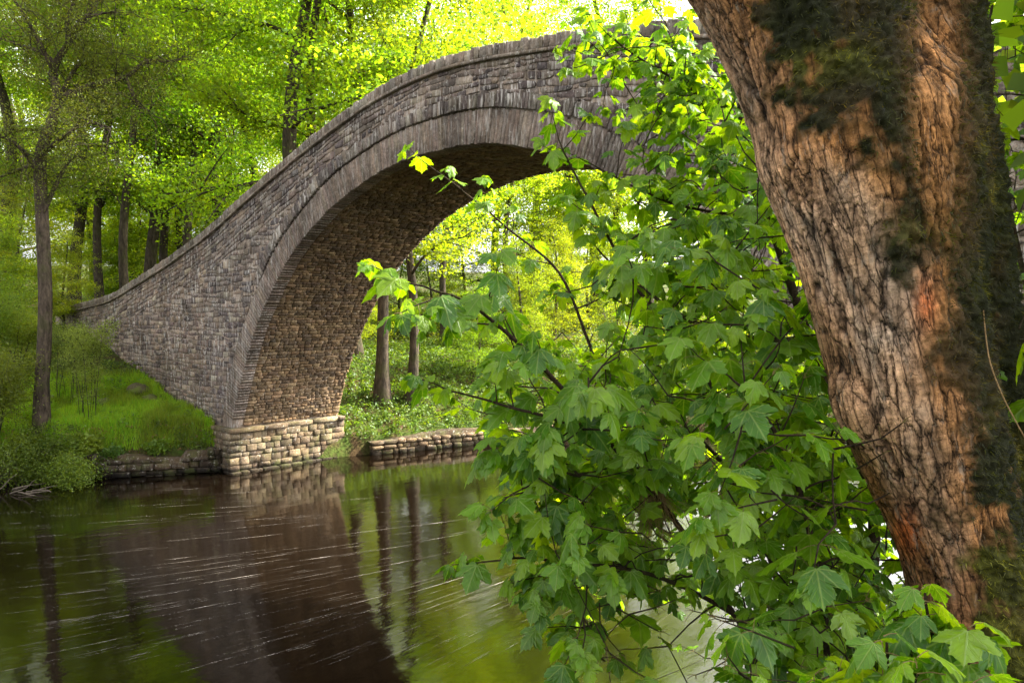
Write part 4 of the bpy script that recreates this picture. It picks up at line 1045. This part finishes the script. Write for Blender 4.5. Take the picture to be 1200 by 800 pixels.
    def gm(s):
        q = N(t, 'ShaderNodeMapping'); q.inputs['Scale'].default_value = s; t.links.new(ga.outputs['Vector'], q.inputs['Vector']); return q.outputs[0]
    wr = noise_n(t, gm((9, 9, 75)), 1.0, 3, .6, .8); fb = noise_n(t, gm((70, 70, 5)), 1.0, 4, .7, .5)
    inv = math_n(t, 'SUBTRACT', 1.0, ma.outputs['Fac'])
    c = mix(t, inv, c, mix(t, 1., c, ramp(t, wr, [(.32, .72), (.44, 1.0), (.64, 1.12)]), 'MULTIPLY'))
    c = mix(t, inv, c, mix(t, 1., c, ramp(t, fb, [(.34, .5), (.45, 1.0), (.66, 1.3)]), 'MULTIPLY'))
    def plates(s, dist):
        base_v = gm(s); nv = N(t, 'ShaderNodeTexNoise'); nv.inputs['Scale'].default_value = .55; nv.inputs['Detail'].default_value = 5; nv.inputs['Roughness'].default_value = .65
        t.links.new(base_v, nv.inputs['Vector']); sb = N(t, 'ShaderNodeVectorMath', operation='SUBTRACT'); t.links.new(nv.outputs['Color'], sb.inputs[0]); sb.inputs[1].default_value = (.5, .5, .5)
        sc_ = N(t, 'ShaderNodeVectorMath', operation='SCALE'); t.links.new(sb.outputs[0], sc_.inputs[0]); sc_.inputs['Scale'].default_value = dist
        ad = N(t, 'ShaderNodeVectorMath', operation='ADD'); t.links.new(base_v, ad.inputs[0]); t.links.new(sc_.outputs[0], ad.inputs[1])
        v1 = N(t, 'ShaderNodeTexVoronoi', feature='DISTANCE_TO_EDGE'); v1.inputs['Scale'].default_value = 1; t.links.new(ad.outputs[0], v1.inputs['Vector'])
        v2 = N(t, 'ShaderNodeTexVoronoi', feature='F1'); v2.inputs['Scale'].default_value = 1; t.links.new(ad.outputs[0], v2.inputs['Vector'])
        return v1.outputs['Distance'], v2.outputs['Color']
    e1_, c1_ = plates((19, 19, 4.2), 1.6); e2_, c2_ = plates((42, 42, 13), 1.4)
    k1_ = ramp(t, e1_, [(.0, 0.), (.035, .7), (.10, 1.)]); k2_ = ramp(t, e2_, [(.0, .35), (.05, 1.)])
    s1_ = N(t, 'ShaderNodeSeparateColor'); t.links.new(c1_, s1_.inputs[0]); s2_ = N(t, 'ShaderNodeSeparateColor'); t.links.new(c2_, s2_.inputs[0])
    c = mix(t, inv, c, mix(t, 1., c, ramp(t, s1_.outputs[0], [(0., .72), (1., 1.28)]), 'MULTIPLY'))
    c = mix(t, inv, c, mix(t, 1., c, ramp(t, s2_.outputs[0], [(0., .82), (1., 1.18)]), 'MULTIPLY'))
    c = mix(t, inv, c, mix(t, 1., c, ramp(t, k1_, [(0., .22), (1., 1.)]), 'MULTIPLY'))
    c = mix(t, math_n(t, 'MULTIPLY', inv, .7), c, mix(t, 1., c, k2_, 'MULTIPLY'))
    hp = math_n(t, 'MULTIPLY', inv, math_n(t, 'ADD', math_n(t, 'MULTIPLY', k1_, 1.6), math_n(t, 'ADD', math_n(t, 'MULTIPLY', k2_, .35), math_n(t, 'MULTIPLY', s2_.outputs[0], .5))))
    pl = noise_n(t, gm((22, 22, 6)), 1.0, 5, .8)
    c = mix(t, math_n(t, 'MULTIPLY', math_n(t, 'MULTIPLY', inv, ramp(t, pl, [(.56, 0.), (.64, 1.)])), .45), c, (.42, .35, .28))
    h = math_n(t, 'ADD', math_n(t, 'ADD', h, hp), math_n(t, 'ADD', math_n(t, 'MULTIPLY', wr, .35), math_n(t, 'MULTIPLY', fb, .9)))
    t.links.new(c, p.inputs['Base Color']); t.links.new(bump(t, h, .010, 1.), p.inputs['Normal']); t.links.new(p.outputs[0], out.inputs[0])
    me.materials.clear(); me.materials.append(m); obj('trunk', me, None, Tt)
    # moss fibres
    idx = np.where((mo > .6) & (px > 700) & (px < 1260) & (py > -60) & (py < 860) & (z < 4))[0]; g = np.random.default_rng(8); idx = g.choice(idx, min(42000, len(idx)))
    P = V2[idx]+g.normal(size=(len(idx), 3))*.004; d = Nn[idx]*.5+g.normal(size=P.shape)*.5+np.array([0, 0, -.25]); d /= np.linalg.norm(d, axis=1)[:, None]; L = g.uniform(.010, .032, len(idx))[:, None]
    s = np.cross(d, g.normal(size=P.shape)); s /= np.linalg.norm(s, axis=1)[:, None]; Vm = np.stack([P-s*.0022, P+s*.0022, P+d*L], 1).reshape(-1, 3)
    cm = np.repeat(mc[idx]*g.uniform(.8, 3.0, (len(idx), 1)), 3, 0)
    obj('moss', mesh_from('moss', Vm, tris=np.arange(len(Vm)).reshape(-1, 3), tint=cm), M_herb, Tt, kind='stuff')
    # two thin dead stems hanging beside the trunk
    for L in ([(1150, 340, 2.7), (1156, 400, 2.65), (1162, 430, 2.6), (1178, 470, 2.6), (1205, 520, 2.6)],):
        q = smoothline(np.array(pts_(L))-base, 5); mbb = MB(); mbb.add(*tube(q, np.full(len(q), .0025), 5), (.1, .1, .1)); obj('twig', mbb.mesh('twig', True), M_debris, Tt)
    # unseen crown, placed off frame to keep sun off the trunk's right side
    g = np.random.default_rng(15); C = np.array([15.3, -6.0, 8.0])+g.normal(size=(420, 3))*np.array([.75, .7, .9]); LL = (C[:, None]+g.normal(size=(420, 60, 3))*np.array([.45, .45, .18])).reshape(-1, 3)-base
    Vc, Tc, cc = quads_leaves(LL, .16, seed=3, tint=(.05, .12, .015), aspect=.9); obj('crown', mesh_from('crown', Vc, tris=Tc, tint=cc), M_wood, Tt)
    q = smoothline(np.array([at(1200, -690, 3.5), at(1290, -900, 4.0), [15.6, -7.6, 8.2], [15.4, -6.1, 8.4]])-base, 6); mbb = MB(); mbb.add(*tube(q, np.linspace(.15, .06, len(q)), 10), (.1, .1, .1)); obj('limb', mbb.mesh('limb', True), M_bark2, Tt)
build_trunk()

def driftwood():
    c = at(15, 566, 23.5); c[2] = .05; g = np.random.default_rng(6); D = empty('driftwood_branch', 'bleached dead branches lying in the water at the left edge', 'driftwood', c)
    for k in range(9):
        a = g.uniform(-.5, .9); p = g.normal(size=3)*np.array([.5, .5, .03]); d = RT*math.cos(a)+np.array([0, 0, 1])*math.sin(a)*.5+FW*g.uniform(-.3, .3); q = [p]
        for i in range(6): d = d+g.normal(size=3)*.2; q.append(q[-1]+d/np.linalg.norm(d)*g.uniform(.1, .22))
        mb = MB(); mb.add(*tube(q, np.linspace(.028, .006, 7), 6), (.3, .27, .22)); obj('branch', mb.mesh('branch', True), M_drift, D)
M_drift = simple_material('bleached wood', (.13, .105, .08), .9, .3, 30)
driftwood()
